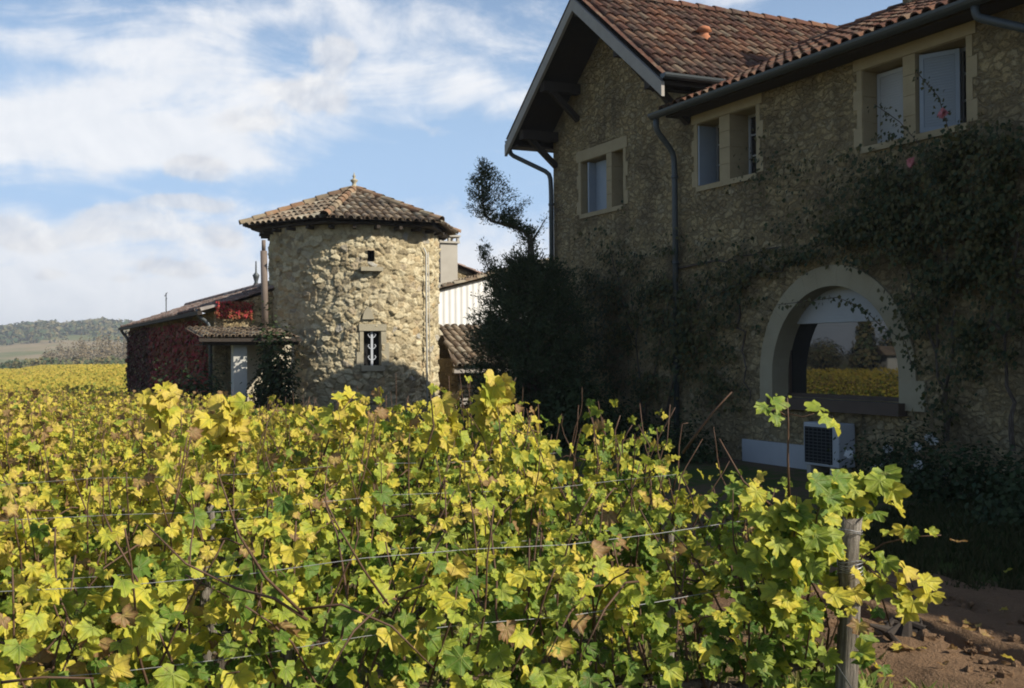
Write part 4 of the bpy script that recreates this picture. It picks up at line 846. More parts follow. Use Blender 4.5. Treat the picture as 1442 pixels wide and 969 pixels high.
def conifer():
    o = thing('conifer', 'dark ragged conifer with crooked leaning top between shed and farmhouse', 'tree', (.32, 20.8, -.1)); r = np.random.default_rng(61)
    ax = [(0, 0, 0), (.03, 0, 1.2), (.05, 0, 2.2), (.05, 0, 3.2), (.04, 0, 4.0), (-.10, 0, 4.16), (-.40, 0, 4.25), (-.70, 0, 4.33), (-.82, 0, 4.48), (-.86, 0, 4.80), (-.88, 0, 5.22)]
    b = MB(); b.tube(ax, [.13, .11, .095, .075, .055, .040, .030, .024, .020, .013, .005], 8); b.tube([(.05, 0, 3.9), (.20, 0, 4.15), (.36, .0, 4.42)], [.03, .014, .005], 6)
    axn = np.array(ax, float); Ps, Ts, Hs, Sz = [], [], [], []
    def spray(p, d, L, n, sz):
        d = d / np.linalg.norm(d); t = r.random(n) ** .8; P = p + d * (L * t)[:, None] + r.normal(0, .035, (n, 3)) * (1 + .8 * (1 - t))[:, None]
        D = d + r.normal(0, .55, (n, 3)) + np.array([0, 0, .25]); Ps.append(P); Ts.append(D); Hs.append(r.random(n)); Sz.append(r.uniform(.6, 1.3, n) * sz)
    def at(z):
        for a, c in zip(axn, axn[1:]):
            if a[2] <= z <= c[2]: return a + (c - a) * (z - a[2]) / (c[2] - a[2])
        return axn[-1]
    for k in range(480):
        z = r.uniform(.1, 3.45); p = at(z); a = r.random() * 6.28; Lm = np.interp(z, [0, .6, 1.5, 2.2, 2.7, 2.95, 3.15, 3.4, 3.75], [1.15, 1.2, 1.12, .98, .80, .62, .46, .30, .18]) * r.uniform(.5, 1.18)
        d = np.array([math.cos(a), math.sin(a), r.uniform(.05, .5)]); b.tube([tuple(p), tuple(p + d * Lm * .9)], [.014, .004], 4)
        spray(p + d * Lm * .15, d, Lm * .8, 46, .095)
        for j in range(3): spray(p + d * Lm * r.uniform(.55, 1), d + r.normal(0, .45, 3) + np.array([0, 0, .45]), .30, 22, .075)
    for k in range(90):     # long thin sprays breaking the outline
        z = r.uniform(.4, 3.3); p = at(z); a = r.random() * 6.28; Lm = np.interp(z, [0, .6, 1.5, 2.2, 2.7, 3.0, 3.4], [1.25, 1.35, 1.32, 1.22, 1.08, .85, .55]) * r.uniform(.85, 1.1)
        d = np.array([math.cos(a), math.sin(a) * .8, r.uniform(.25, .8)]); d /= np.linalg.norm(d); e_ = p + d * Lm; b.tube([tuple(p), tuple(e_)], [.010, .002], 4)
        for m_ in range(6): spray(p + d * Lm * (.55 + .08 * m_), d + r.normal(0, .2, 3), .16 - .018 * m_, 14, .055)
    for k in range(70):     # thin tufts hugging the bare upper trunk
        z = r.uniform(3.2, 4.12); p = at(z); a = r.random() * 6.28; d = np.array([math.cos(a), math.sin(a), r.uniform(.3, 1.2)]); L_ = r.uniform(.12, .34); spray(p, d, L_, 24, .065)
    Lp = np.array(ax[4:]); seg = np.linalg.norm(np.diff(Lp, axis=0), axis=1); cum = np.concatenate([[0], np.cumsum(seg)])
    for k in range(34):     # the crooked leader: feathery twigs pointing up and to the right all along it
        t_ = (k + r.random()) / 34; q_ = t_ * cum[-1]; p = np.array([np.interp(q_, cum, Lp[:, c_]) for c_ in range(3)])
        sgn = 1 if r.random() < .68 else -.7; d = np.array([sgn * r.uniform(.25, .9), r.normal(0, .35), r.uniform(.35, 1.0)]); L_ = r.uniform(.08, .20)
        b.tube([tuple(p), tuple(p + d / np.linalg.norm(d) * L_ * .9)], [.006, .002], 4)
        D_ = d / np.linalg.norm(d)
        for m_ in range(4): spray(p + D_ * L_ * .22 * m_, D_ + r.normal(0, .12, 3), L_ * .34, 14, .066)
    for k, (zt, L_, sx) in enumerate(((4.30, .62, .85), (4.34, .40, -.5), (4.42, .58, .8), (4.55, .52, .75), (4.68, .46, .7), (4.74, .22, -.6), (4.82, .40, .62), (4.95, .32, .55), (5.02, .16, -.5), (5.08, .24, .45), (5.2, .20, .1), (4.26, .34, .6), (4.20, .30, .5), (4.16, .26, -.4))):
        p = at(zt) if k < 11 else np.array([(-.60, 0, 4.30), (-.38, 0, 4.24), (-.20, 0, 4.19)][k - 11]); D_ = np.array([sx, r.normal(0, .15), .62 if sx > 0 else .35]); D_ /= np.linalg.norm(D_); L_ *= 1.25
        b.tube([tuple(p), tuple(p + D_ * L_ * .55 + np.array([0, 0, .01])), tuple(p + D_ * L_)], [.008, .005, .001], 5)
        for m_ in range(10):
            f_ = m_ / 10; q_ = p + D_ * L_ * f_; w_ = .10 * (1 - f_) + .04
            for sg in (-1, 1): spray(q_, D_ + np.array([sg * .55 * D_[2], r.normal(0, .4), -sg * .55 * D_[0]]), w_, 15, .055)
    for k in range(4): spray(np.array([.20 + .05 * k, 0, 4.15 + .08 * k]), np.array([.5, 0, 1.]), .16, 14, .05)
    for k in range(16):     # a second leader lower on the left
        t_ = k / 15; p = np.array([-.45 - .42 * t_, 0, 2.7 + 1.05 * t_]); 
        for q in range(3): spray(p, np.array([r.normal(-.1, .5), r.normal(0, .5), .9]), .30 * (1.15 - .6 * t_), 26, .065)
    b.tube([(.05, 0, 2.2), (-.45, 0, 2.7), (-.68, 0, 3.25), (-.87, 0, 3.75)], [.04, .03, .018, .006], 6)
    b.build('trunk', M['bark'], o); P = np.concatenate(Ps); T = np.concatenate(Ts); n = len(P)
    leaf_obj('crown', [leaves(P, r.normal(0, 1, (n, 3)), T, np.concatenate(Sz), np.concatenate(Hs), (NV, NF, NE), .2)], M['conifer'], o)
conifer()

# ------------------------------------------------------------------ grapevines
ROW_A0, ROW_STEP = -3.66, 1.5
def row_end(k): return 3.25 if k == 0 else 3.95 if k == 1 else 4.0
def vine_meshes(seed, density=1.0, tall=0.0):
    """one vine: trunk and cordon, canes, leaves; the row runs along local Y, we look at it from +X"""
    r = np.random.default_rng(seed); rr = random.Random(seed)
    t = MB(); k0 = [(rr.gauss(0, .02), rr.gauss(0, .03), z) for z in (-.05, .1, .22, .34, .45)]
    t.tube(k0, [.045, .036, .034, .038, .042], 8); top = Vector(k0[-1])
    for sg in (-1, 1): t.tube([top, top + Vector((.01, sg * .16, .06)), top + Vector((-.01, sg * .32, .08)), top + Vector((0, sg * .46, .07))], [.032, .024, .02, .014], 7)
    c = MB(); P, N, T, Sz, H = [], [], [], [], []
    for i in range(15):
        y0 = -.46 + .92 * (i + rr.random()) / 15; flop = rr.random() < .28; Lc = rr.uniform(.62, .92) + (tall if rr.random() < .3 else 0); out = rr.choice((-1, 1))
        p = Vector((rr.gauss(0, .02), y0, .50)); d = Vector((rr.gauss(0, .22), rr.gauss(0, .22), 1)).normalized(); pts = [p.copy()]; step = .055; n = int(Lc / step)
        bare = rr.random() < .22
        for j in range(n):
            f = j / n
            d = (d + Vector((rr.gauss(0, .09) - p.x * .12, rr.gauss(0, .09), .05))).normalized()
            if flop and f > .45: d = (d + Vector((out * .16, rr.gauss(0, .06), -.14))).normalized()
            p = p + d * step; pts.append(p.copy())
            if rr.random() < density * (.98 if f < .80 else (.70 if not bare else .15)):
                for _ in range(1 if rr.random() < .25 else 2):
                    a = rr.random() * 6.28; pet = rr.uniform(.04, .14); o = Vector((math.cos(a) * 1.25, math.sin(a), rr.uniform(-.2, .5))) * pet; q = p + o
                    P.append(tuple(q)); sx = 1 if q.x > -.02 else -1; up = rr.uniform(.15, 1.1)
                    N.append((sx * rr.uniform(.3, 1.0) + rr.gauss(0, .3), rr.gauss(.1, .55), up)); T.append((sx * .45 + rr.gauss(0, .4), rr.gauss(0, .55), -.8 + rr.gauss(0, .35)))
                    Sz.append(rr.uniform(.028, .064) * (1.0 if f < .7 else .82)); H.append(min(1, max(0, .20 + .42 * (q.z - .5) + rr.gauss(0, .17) + (.5 if rr.random() < .03 else 0))))
        c.tube(pts[::2] if len(pts) > 6 else pts, [.0055 - .003 * j / max(1, len(pts[::2])) for j in range(len(pts[::2]))], 5)
    # low skirt leaves that hide the trunk
    for j in range(int(60 * density)):
        y = rr.uniform(-.5, .5); z = rr.uniform(.22, .6); x = rr.gauss(0, .13); P.append((x, y, z)); sx = 1 if x > 0 else -1
        N.append((sx * rr.uniform(.3, 1), rr.gauss(0, .5), rr.uniform(.2, 1))); T.append((sx * .4 + rr.gauss(0, .4), rr.gauss(0, .5), -.8)); Sz.append(rr.uniform(.045, .08)); H.append(max(0, rr.gauss(.22, .14)))
    # long reddish canes: upright and bare above, one or two arching out towards us
    for j in range(3):
        y0 = rr.uniform(-.4, .4); p0 = Vector((rr.gauss(0, .05), y0, .75)); d0 = Vector((rr.gauss(0, .16), rr.gauss(0, .3), 1)); q0 = [p0]
        for i in range(7): d0 += Vector((rr.gauss(0, .14), rr.gauss(0, .16), 0)); q0.append(q0[-1] + d0.normalized() * rr.uniform(.06, .12))
        c.tube(q0, [.005, .0048, .0045, .004, .0036, .003, .0024, .0016], 5)
    for j in range(2):
        y0 = rr.uniform(-.4, .4); sg = rr.choice((-1, 1)); p0 = Vector((.05, y0, .95)); c.tube([p0, p0 + Vector((.10, sg * .12, .03)), p0 + Vector((.18, sg * .26, -.04)), p0 + Vector((.23, sg * .38, -.18))], [.005, .0045, .004, .002], 5)
    tm = t.build('trunk', M['bark'], None, True); cm = c.build('cane', M['cane'], None, True); me = leaf_obj('foliage', [leaves(np.array(P), np.array(N), np.array(T), np.array(Sz), np.array(H), None, .72, r)], M['vine'], False, True)
    res = (tm.data, cm.data, me); bpy.data.objects.remove(tm); bpy.data.objects.remove(cm); return res
VM = [vine_meshes(100 + i, 1.0, .12 if i % 3 == 0 else 0) for i in range(10)]
ORD = ['first', 'second', 'third', 'fourth', 'fifth', 'sixth', 'seventh', 'eighth', 'ninth', 'tenth']
RNAME = {0: 'front', 1: 'second', 2: 'third', 3: 'fourth', 4: 'fifth'}
def add_vine(k, j, a, d, idx, yellow, rz, sc, label, group):
    o = thing('grapevine', label, 'grapevine', tuple(row_pt(a, d, ground_z(*row_pt(a, d)[:2]))), TH + rz, group); o.scale = (sc[0], 1, sc[1])
    for nm, me in zip(('trunk', 'cane', 'foliage'), VM[idx]):
        q = link(nm, me, o)
        if nm == 'foliage': q.color = (yellow, .5, .5, 1)
    return o
vr = random.Random(5); vines = {}
NROWS = 29
for k in range(NROWS):
    a = ROW_A0 - ROW_STEP * k; de = row_end(k); nplants = 6 if k < 3 else 6
    for j in range(nplants):
        d = de - (.50 if k == 0 else .30) - .88 * j + vr.uniform(-.06, .06)
        left = min(1, j / 4.5); yl = .435 + .12 * min(1, k / 6) + .13 * left + vr.uniform(-.05, .05)
        hs = vr.uniform(.93, 1.08) * ((.88 if k > 4 else (.97, 1.02)[j] if (k == 1 and j < 2) else 1.07 if (k < 4 and j < 2) else .96) if k else (.82, .86, .92, .95, .95, .95)[j])
        if k < 5: lab, grp = f'yellow-green grapevine standing {ORD[j]} from the path in the {RNAME[k]} vine row', 'grapevines in the rows'
        else: lab, grp = 'yellowing grapevine in the crowded rows beyond the nearest five', 'grapevines of the rear rows'
        vines[k, j] = add_vine(k, j, a + vr.uniform(-.04, .04), d, vr.randrange(len(VM)), yl, math.pi if vr.random() < .4 else 0, (vr.uniform(1.0, 1.2), hs), lab, grp)
def world_shoot(owner, pts, leaf_ts, size, hue, seed, rad=.0055):
    """an extra tall shoot growing out of one vine: a bare cane with leaves strung on it (world points)"""
    inv = Matrix.Translation(owner.location) @ Matrix.Rotation(owner.rotation_euler.z, 4, 'Z') @ Matrix.Diagonal((*owner.scale, 1)); inv = inv.inverted(); rr = np.random.default_rng(seed)
    pts = [Vector(p) for p in pts]; L = [inv @ p for p in pts]; b = MB(); b.tube(L, [rad * (1 - .55 * i / (len(L) - 1)) for i in range(len(L))], 6); c = b.build('cane', M['cane'], owner, True)
    if len(leaf_ts):
        t = np.array(leaf_ts) * (len(L) - 1); i = np.minimum(t.astype(int), len(L) - 2); f = (t - i)[:, None]; A = np.array([tuple(p) for p in L]); P = A[i] * (1 - f) + A[i + 1] * f + rr.normal(0, .05, (len(t), 3)); n = len(t)
        flip = 1 if abs(owner.rotation_euler.z - TH) < .1 else -1
        N = np.stack([flip * rr.uniform(.4, 1, n), rr.normal(0, .4, n), rr.uniform(.2, .8, n)], 1); T = np.stack([rr.normal(.2, .4, n), rr.normal(0, .5, n), -np.ones(n)], 1)
        q = leaf_obj('foliage', [leaves(P, N, T, rr.uniform(.75, 1.15, n) * size, np.clip(rr.normal(hue - .06, .10, n), 0, .72), None, .6, rr)], M['vine'], owner, True); q.color = (.5, .5, .5, 1)
def px(u, v, y): return ((u - CX) / FPX * y, y, CAMZ + (HY - v) * y / FPX)
world_shoot(vines[0, 0], [px(1110, 720, 4.45), px(1108, 650, 4.4), px(1109, 600, 4.38), px(1108, 563, 4.36)], [1, .97], .01, .45, 1)
world_shoot(vines[0, 0], [px(1108, 590, 4.38), px(1092, 578, 4.36), px(1083, 582, 4.34)], [.9, 1.0, .8], .055, .45, 2, .003)
world_shoot(vines[0, 0], [px(1108, 585, 4.38), px(1130, 590, 4.36), px(1146, 585, 4.34)], [.95, 1.0, .85], .055, .42, 3, .003)
world_shoot(vines[1, 0], [px(960, 640, 5.9), px(985, 605, 5.85), px(1004, 581, 5.8), px(1030, 554, 5.75)], [], .05, .5, 4, .0075)
world_shoot(vines[0, 0], [px(1090, 720, 4.5), px(1045, 680, 4.5), px(1012, 620, 4.5)], [], .05, .5, 5, .006)
world_shoot(vines[3, 1], [px(690, 640, 8.6), px(690, 590, 8.55), px(688, 548, 8.5), px(700, 540, 8.5)], list(np.linspace(.15, 1, 46)), .085, .62, 6, .008)
world_shoot(vines[2, 1], [px(640, 640, 7.0), px(632, 600, 7), px(625, 575, 7)], list(np.linspace(.3, 1, 14)), .08, .6, 7, .007)
world_shoot(vines[3, 3], [px(455, 640, 7.9), px(470, 590, 7.9), px(498, 555, 7.9)], list(np.linspace(.2, 1, 20)), .08, .6, 8, .007)
world_shoot(vines[2, 1], [px(590, 660, 6.6), px(610, 600, 6.6), px(606, 555, 6.6)], [.92, .98], .08, .65, 9, .007)
world_shoot(vines[1, 3], [px(320, 640, 5.3), px(318, 590, 5.3), px(330, 556, 5.3)], list(np.linspace(.2, 1, 24)), .075, .66, 10, .007)
world_shoot(vines[2, 4], [px(225, 600, 6.2), px(222, 560, 6.2), px(226, 545, 6.2)], list(np.linspace(.1, 1, 14)), .08, .66, 11, .007)
world_shoot(vines[0, 2], [px(430, 870, 3.35), px(385, 840, 3.3), px(330, 825, 3.28), px(260, 790, 3.25), px(205, 735, 3.25)], [], .05, .5, 12, .0055)
world_shoot(vines[0, 2], [px(425, 862, 3.34), px(372, 810, 3.25), px(335, 750, 3.2), px(305, 660, 3.2)], [], .05, .5, 13, .0055)
world_shoot(vines[0, 2], [px(545, 850, 3.6), px(510, 800, 3.5), px(475, 740, 3.45), px(455, 700, 3.45)], [], .05, .5, 14, .005)
world_shoot(vines[0, 3], [px(0, 955, 2.95), px(60, 948, 2.95), px(130, 950, 3.0)], [], .05, .5, 15, .005)
for i, (u, v, y, du) in enumerate(((780, 545, 8.3, 8), (765, 545, 8.2, -6), (800, 540, 8.4, 14), (865, 530, 7.3, 6), (870, 545, 7.3, 14), (915, 550, 6.9, -8), (930, 555, 6.9, 10), (948, 548, 6.8, 16), (920, 560, 6.9, 2), (700, 520, 8.6, 0), (845, 540, 7.4, -10), (590, 560, 9, 8), (445, 545, 8, 18), (530, 590, 7.5, -12))): rc = random.Random(i); world_shoot(vines[min(4, max(1, int((y - 4.6) / 1.35))), 1], [px(u + rc.gauss(0, 8), v + 145, y), px(u + du * .2 + rc.gauss(0, 5), v + 110, y), px(u + du * .5 + rc.gauss(0, 4), v + 80, y), px(u + du * .8 + rc.gauss(0, 3), v + 58 + rc.gauss(0, 8), y), px(u + du * 1.3 + rc.gauss(0, 3), v + 36 + rc.gauss(0, 12), y)], [], .05, .5, 20 + i, .0055)
# leaves to the right of the end post
world_shoot(vines[0, 0], [px(1165, 760, 4.65), px(1200, 720, 4.6), px(1225, 690, 4.6), px(1250, 685, 4.6)], list(np.linspace(.1, 1, 26)), .068, .42, 41, .006)
world_shoot(vines[0, 0], [px(1190, 740, 4.75), px(1215, 800, 4.7), px(1240, 850, 4.65), px(1250, 885, 4.65)], list(np.linspace(.05, .55, 10)), .06, .5, 42, .006)
world_shoot(vines[0, 0], [px(1215, 800, 4.7), px(1240, 820, 4.6), px(1270, 828, 4.55), px(1285, 840, 4.5)], list(np.linspace(.2, 1, 14)), .06, .58, 43, .004)
world_shoot(vines[0, 0], [px(1195, 700, 4.7), px(1200, 690, 4.65), px(1196, 680, 4.6), px(1188, 676, 4.6)], list(np.linspace(.0, 1, 10)), .055, .45, 44, .004)

for q, (pts, n, sd_) in enumerate((([px(1060, 800, 4.35), px(1075, 740, 4.35), px(1090, 690, 4.35)], 26, 51), ([px(1105, 840, 4.3), px(1115, 770, 4.3), px(1120, 700, 4.3)], 30, 52), ([px(1140, 790, 4.35), px(1148, 730, 4.32), px(1160, 685, 4.3)], 26, 53), ([px(1080, 900, 4.3), px(1100, 850, 4.25), px(1130, 800, 4.22)], 20, 54), ([px(1130, 930, 4.3), px(1138, 880, 4.2), px(1130, 850, 4.2)], 10, 55))):
    world_shoot(vines[0, 0], pts, list(np.linspace(.02, 1, n)), .064, .40, sd_, .004)
# posts and wires
def post(label, a, d, h, r_, seed, lean=0.0):
    o = thing('vineyard_post', label, 'post', tuple(row_pt(a, d, ground_z(*row_pt(a, d)[:2]))), TH, 'posts of the vine rows'); rr = random.Random(seed); b = MB(); pts = []; n = 12
    m_ = 14; vs = []
    for i in range(n + 1):
        z = -.1 + (h + .1) * i / n; cx_, cy_ = lean * z + rr.gauss(0, .004) + .008 * math.sin(z * 5 + seed), rr.gauss(0, .004) + .008 * math.sin(z * 4)
        for k in range(m_):
            th = 2 * math.pi * k / m_; q = r_ * (1 + .10 * math.sin(3 * th + seed) + .07 * math.sin(7 * th + z * 2) + rr.gauss(0, .02)) * (1.12 - .22 * z / h); vs.append(Vector((cx_ + q * math.cos(th), cy_ + q * math.sin(th), z + (.02 * math.sin(2 * th) if i == n else 0))))
    fs = [(i * m_ + k, i * m_ + (k + 1) % m_, (i + 1) * m_ + (k + 1) % m_, (i + 1) * m_ + k) for i in range(n) for k in range(m_)] + [tuple(range(n * m_, (n + 1) * m_))]
    b.add(vs, fs, .5); b.build('shaft', M['post'], o, True)
    return o
post('thick weathered end post with wire wrapped around it in the front row', ROW_A0 + .20, 3.09, 1.07, .043, 1, .0).rotation_euler = (Matrix.Rotation(.05, 4, 'Y') @ Matrix.Rotation(TH, 4, 'Z')).to_euler()
b = MB(); pc = row_pt(ROW_A0 + .20, 3.09)
for k in range(7):
    z = .86 + .012 * k + (.10 if k > 4 else 0); b.tube([pc + Vector((math.cos(t) * .050 + .042, math.sin(t) * .050, z + .006 * math.sin(t * 2 + k))) for t in np.linspace(0, 6.283, 15)], .0018, 4)
tag(b.build('wire_coil', M['metal']), 'loops of silver wire wound around the thick front end post', 'wire')
for k in range(1, 9): post('thin weathered post ending the %s vine row from us' % (ORD[k] if k < 10 else k), ROW_A0 - ROW_STEP * k, row_end(k) - .55, .82, .030, k + 3)
for k, d in ((0, 1.05), (1, .9), (2, 1.2)): post('dark thin post standing among the leaves midway along the %s row' % RNAME[k], ROW_A0 - ROW_STEP * k - .02, d - (.15 if k == 0 else 0), .86, .022, 30 + k)
for k in range(3):
    a = ROW_A0 - ROW_STEP * k
    for nm, z in (('lower', .50), ('middle', .80), ('upper', 1.06)):
        b = MB(); d0, d1 = row_end(k) - (.5 if k else .16), -2.0; n = 14
        b.tube([row_pt(a + (.11 if nm != 'lower' else .04) * max(0.0, math.sin(math.pi * i / (n - 1))) ** .5, d0 + (d1 - d0) * i / (n - 1), z + .012 * math.sin(i * 1.7 + k)) for i in range(n)], .0012, 4)
        tag(b.build('trellis_wire', M['metal']), f'thin silver {nm} trellis wire strung along the {RNAME[k]} vine row', 'wire', 'trellis wires')
b = MB(); b.tube([row_pt(ROW_A0 + .21, 3.06, .50), row_pt(ROW_A0 + .75, 2.85, .33), row_pt(ROW_A0 + 1.3, 2.6, .1), row_pt(ROW_A0 + 1.6, 2.4, .0)], .003, 4)
tag(b.build('stay_wire', M['metal']), 'slack wire running down from the thick front end post to the ground', 'wire')

# the rest of the vineyard, too many plants to count
def far_vines():
    r = np.random.default_rng(77); As, Ds, st = [], [], []
    def rows(a0, a1, dmin, dmax, dens):
        for a in np.arange(a0, a1, -1.5):
            lo, hi = dmin(a), dmax(a); n = int((hi - lo) * dens)
            if n > 0: As.append(a + r.normal(0, .17, n)); Ds.append(r.uniform(lo, hi, n)); st.append(np.full(n, 1.0))
    rows(ROW_A0, ROW_A0 - 1.5 * NROWS - .1, lambda a: -60, lambda a: -1.6, 13)
    rows(ROW_A0 - 1.5 * NROWS, -95, lambda a: -26, lambda a: 3.9 if a > -54 else 26, 30)
    rows(-95, -225, lambda a: -22, lambda a: 46, 16)
    a = np.concatenate(As); d = np.concatenate(Ds); n = len(a); x = AX.x * a + AY.x * d; y = AX.y * a + AY.y * d; gz = np.vectorize(ground_z)(x, y)
    dist = np.hypot(x, y); z = gz + r.uniform(.35, 1.28, n); P = np.stack([x, y, z], 1)
    N = np.stack([AX.x + r.normal(0, .6, n), AX.y + r.normal(0, .6, n), r.uniform(.3, 1.3, n)], 1); T = r.normal(0, .5, (n, 3)); T[:, 2] -= 1
    s = r.uniform(.14, .24, n) * np.clip(dist / 90, .8, 1.15); hue = np.clip(.30 + .30 * (z - gz - .35) + r.normal(0, .12, n), 0, 1)
    o = leaf_obj('vineyard', [leaves(P, N, T, s, hue, simple_template(.5), .3, r)], M['vine_far']); o.color = (.56, .5, .5, 1); tag(o, 'broad yellow vineyard stretching away to the foot of the hills', 'vineyard', kind='stuff')
far_vines()

# grass, weeds and clods
def blades(name, label, cat, pts, h, n_per, m, seed, w=.006):
    r = np.random.default_rng(seed); P = np.repeat(np.array(pts, float), n_per, 0); n = len(P); P[:, :2] += r.normal(0, .05, (n, 2)); T = np.stack([r.normal(0, .4, n), r.normal(0, .4, n), np.ones(n)], 1)
    o = leaf_obj(name, [leaves(P, r.normal(0, 1, (n, 3)) * np.array([1, 1, .2]), T, r.uniform(.5, 1.2, n) * h, r.random(n), (np.array(NV) * np.array([.5, 1, 1]), NF, NE), .6, r)], m); return tag(o, label, cat, kind='stuff')
r9 = np.random.default_rng(90)
def scatter(n, a0, a1, d0, d1):
    a, d = r9.uniform(a0, a1, n), r9.uniform(d0, d1, n); return [tuple(row_pt(x, y, 0)) for x, y in zip(a, d)]
blades('weeds', 'bright green feathery weeds growing round the front post', 'weeds', scatter(520, -4.4, -2.5, 1.8, 3.9) + scatter(160, -3.7, -2.9, 2.6, 3.7), .15, 18, M['grass'], 91)
blades('grass', 'short green grass growing between the vine rows', 'grass', scatter(1500, -12, -3.2, -1.5, 4.3), .12, 8, M['grass'], 92)
blades('grass_verge', 'grass coloured dark for shade, fringing the earth path near the house', 'grass', scatter(4200, -9, 0, 6.0, 10.8) + scatter(90, -3.0, -2.3, 5.3, 5.7) + scatter(120, -7, -2, 5.9, 6.6), .11, 9, M['grass_shade'], 93)  # verge spread and darkened to deepen the shade by the wall
def clods():
    b = MB(); rr = random.Random(8)
    for k in range(900):
        far = k > 480; a, d = rr.uniform(-6.5, -2.2), (rr.uniform(4.5, 6.0) if far else rr.gauss(4.15, .32)); p = row_pt(a, d, rr.uniform(.06, .09) if far else rr.uniform(-.005, .03)); s_ = abs(rr.gauss(0, .022)) + .008; vs = []
        for i in range(5):
            for j in range(6): ph = math.pi * (i + .5) / 5; th = 2 * math.pi * j / 6; q = s_ * rr.uniform(.65, 1.2); vs.append(p + Vector((q * math.sin(ph) * math.cos(th), q * math.sin(ph) * math.sin(th), q * .75 * math.cos(ph))))
        b.add(vs, [(i * 6 + j, i * 6 + (j + 1) % 6, (i + 1) * 6 + (j + 1) % 6, (i + 1) * 6 + j) for i in range(4) for j in range(6)] + [tuple(range(6)), tuple(range(24, 30))[::-1]])
    tag(b.build('soil_clods', M['path']), 'crumbly brown soil clods edging the earth path', 'soil', kind='stuff')
clods()
r8 = np.random.default_rng(95); n8 = 170; a8 = r8.uniform(-6.5, -2.3, n8); d8 = np.where(r8.random(n8) < .6, r8.normal(4.4, .5, n8), r8.uniform(4, 9, n8)); P8 = np.array([tuple(row_pt(x, y, .10 if y > 4.4 else .05)) for x, y in zip(a8, d8)])
N8 = r8.normal(0, .35, (n8, 3)); N8[:, 2] = 1; ll = leaf_obj('fallen_leaves', [leaves(P8, N8, r8.normal(0, 1, (n8, 3)), r8.uniform(.03, .055, n8), np.clip(r8.normal(.8, .15, n8), 0, 1), None, .6, r8)], M['vine'], None, True); ll.color = (.55, .5, .5, 1); tag(ll, 'dry fallen vine leaves lying on the earth path', 'leaves', kind='stuff')
st = thing('vine_stump', 'blackened old vine stump lying on the soil right of the post', 'stump', px(1262, 905, 6.45)[:2] + (.04,), .4)
b = MB(); rs = random.Random(4)
for q in range(9):
    x0, y0 = rs.gauss(0, .10), rs.gauss(0, .06); pts = [(x0 + rs.gauss(0, .05), y0 + rs.gauss(0, .04), -.01), (x0 + rs.gauss(0, .02), y0, .05), (x0 + rs.gauss(0, .05), y0 + rs.gauss(0, .04), .07 + rs.random() * .05), (x0 + rs.gauss(0, .10), y0 + rs.gauss(0, .07), .04 + rs.random() * .12)]; b.tube(pts, [.03, .045 * rs.uniform(.6, 1.2), .03, .008], 8)
b.build('wood', M['wood_dark'], st)

# ------------------------------------------------------------------ far woods and hedges
def clump_trees(P0, H, Wd, per, size, r, flat=1.0):
    n = len(P0); k = np.repeat(np.arange(n), per); q = unit(r.normal(0, 1, (n * per, 3))) * r.uniform(.55, 1, (n * per, 1)); q[:, 2] = q[:, 2] * .5 + .5
    P = P0[k] + q * np.stack([Wd[k], Wd[k], H[k]], 1); N = q * np.array([1, 1, .8]) + r.normal(0, .35, (n * per, 3)) + np.array([0, -.2, .25]); T = r.normal(0, 1, (n * per, 3))
    hue = np.clip(np.repeat(r.random(n) ** 1.5, per) + r.normal(0, .12, n * per), 0, 1)
    return leaves(P, N, T, np.repeat(size, per) * r.uniform(.7, 1.3, n * per), hue, simple_template(.5), .4, r)
def far_woods():
    r = np.random.default_rng(120); n = 3600; rat = r.uniform(-.62, -.2, n); y = r.uniform(900, 1330, n)
    keep = (y > 960 + 120 * np.clip((rat + .43) / .1, -1, 1)) | (r.random(n) < .08); rat, y = rat[keep], y[keep]
    P0 = np.stack([rat * y, y, hill_h(rat, y) - 1], 1); H = r.uniform(7, 12, len(y)); leafs = clump_trees(P0, H, H * .55, 18, H * .34, r)
    tag(leaf_obj('hill_forest', [leafs], M['forest']), 'dark wooded slope covering the low hills on the horizon', 'forest', kind='stuff')
    n = 260; rat = r.uniform(-.50, -.25, n); y = r.uniform(235, 330, n); P0 = np.stack([rat * y, y, np.vectorize(ground_z)(rat * y, y) - .3], 1); H = r.uniform(1.5, 3.6, n)
    tag(leaf_obj('hedgerow', [clump_trees(P0, H, H * .9, 34, H * .26, r)], M['forest']), 'scrubby hedgerow along the far edge of the vineyard', 'hedge', kind='stuff')
    n = 150; rat = r.uniform(-.425, -.27, n); y = r.uniform(360, 500, n); P0 = np.stack([rat * y, y, np.vectorize(ground_z)(rat * y, y) - .5], 1); H = r.uniform(9, 15, n) * np.interp(rat, [-.425, -.40, -.37], [.5, .8, 1.0]); Wd = np.full(n, 1.6)
    o = leaf_obj('poplar_wood', [clump_trees(P0, H, Wd, 80, np.full(n, .62), r)], M['brownwood']); tag(o, 'thin brown poplar wood below the hills beside the barn', 'wood', kind='stuff')
far_woods()
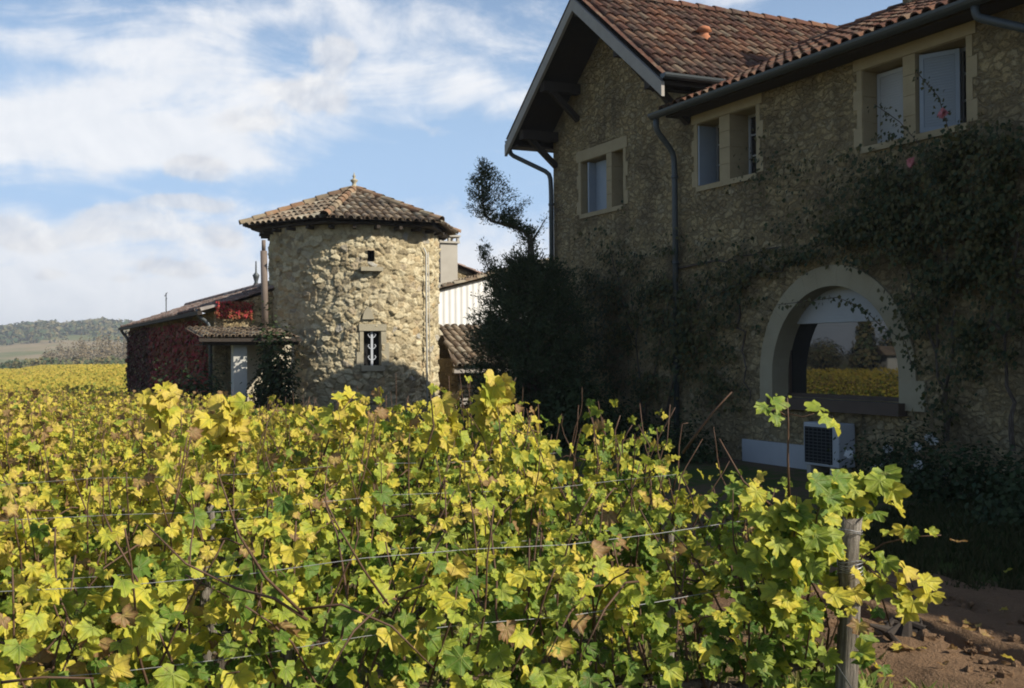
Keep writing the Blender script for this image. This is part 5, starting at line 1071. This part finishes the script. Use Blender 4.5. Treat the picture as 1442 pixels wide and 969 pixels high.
# trees and houses across the field, seen in the glass of the arched window
TREES = [(-88, 66, 6.5, 1), (-96, 60, 5.2, 0), (-92, 54, 9.5, 1), (-100, 52, 5.6, 0), (-96, 46, 6.2, 0), (-102, 43, 10.5, 1), (-97, 38, 7.5, 1), (-104, 35, 6.0, 0), (-99, 29, 6.6, 0), (-105, 68, 5.4, 0), (-86, 74, 5.8, 0), (-108, 48, 6.4, 0), (-110, 58, 6.2, 0), (-90, 82, 6.8, 1), (-103, 22, 5.6, 0), (-99, 57, 4.6, 0), (-101, 48, 4.4, 0), (-100, 40, 4.8, 0), (-98, 43, 4.0, 0), (-103, 31, 5.0, 0), (-101, 63, 4.7, 0), (-106, 39, 6.1, 0), (-96, 70, 4.9, 0), (-107, 27, 5.2, 0), (-112, 44, 7.0, 1)]
tm_ = {}
for kind in (0, 1):
    r = np.random.default_rng(130 + kind); n = 1500; q = unit(r.normal(0, 1, (n, 3))) * r.uniform(.4, 1, (n, 1))
    if kind: zz_ = r.random(n) ** 1.3; P = np.stack([q[:, 0] * .26 * (1 - zz_), q[:, 1] * .26 * (1 - zz_), .12 + .88 * zz_], 1)
    else: P = np.stack([q[:, 0] * .50, q[:, 1] * .50, .50 + q[:, 2] * .46], 1)
    tm_[kind] = leaf_obj('crown', [leaves(P, q + np.array([0, 0, .3]), r.normal(0, 1, (n, 3)), r.uniform(.04, .08, n), r.random(n), ST)], M['forest'], False)
b = MB(); b.tube([(0, 0, -.05), (0, 0, .3), (.01, 0, .6)], [.03, .022, .012], 7); o_ = b.build('trunk', M['bark']); trunk_me = o_.data; bpy.data.objects.remove(o_)
for (x, y, h, kind) in TREES:
    o = thing('conifer' if kind else 'tree', ('tall pointed dark conifer' if kind else 'rounded dark tree') + ' reflected in the glass of the arched window', 'tree', (x, y, ground_z(x, y)), x, 'trees beyond the field'); h = h * .82; o.scale = (h, h, h); link('crown', tm_[kind], o); link('trunk', trunk_me, o)
for (x, y, l, lab) in ((-97, 50, 4.5, 'long white cottage reflected in the arched window below the trees'), (-101, 33, 3.2, 'small cream cottage reflected near the edge of the arched window')):
    o = thing('cottage', lab, 'house', (x, y, ground_z(x, y)), TH + R(20)); b = MB(); b.box(-2, 2, -l, l, -.3, 2.0); b.build('wall', M['plaster_w'], o); b = MB(); b.prism([(-2.4, 1.95), (2.4, 1.95), (0, 2.9)], -l - .3, l + .3); b.build('roof', M['tile_old'], o)
    b = MB()
    for yy in (-l * .5, l * .5): b.box(2.0, 2.03, yy - .5, yy + .5, .8, 1.9)
    b.build('window', M['dark'], o)

# ------------------------------------------------------------------ air
def haze():
    m = bpy.data.materials.new('haze_air'); m.use_nodes = True; t = m.node_tree; t.nodes.clear(); o = t.nodes.new('ShaderNodeOutputMaterial'); v = t.nodes.new('ShaderNodeVolumePrincipled')
    v.inputs['Color'].default_value = (.86, .92, 1, 1); v.inputs['Density'].default_value = HAZE; v.inputs['Anisotropy'].default_value = .15; t.links.new(v.outputs[0], o.inputs['Volume'])
    b = MB(); b.box(-3000, 3000, -200, 2700, -36, 75); tag(b.build('haze', m), kind='stuff')
HAZE = 0.00032
haze()
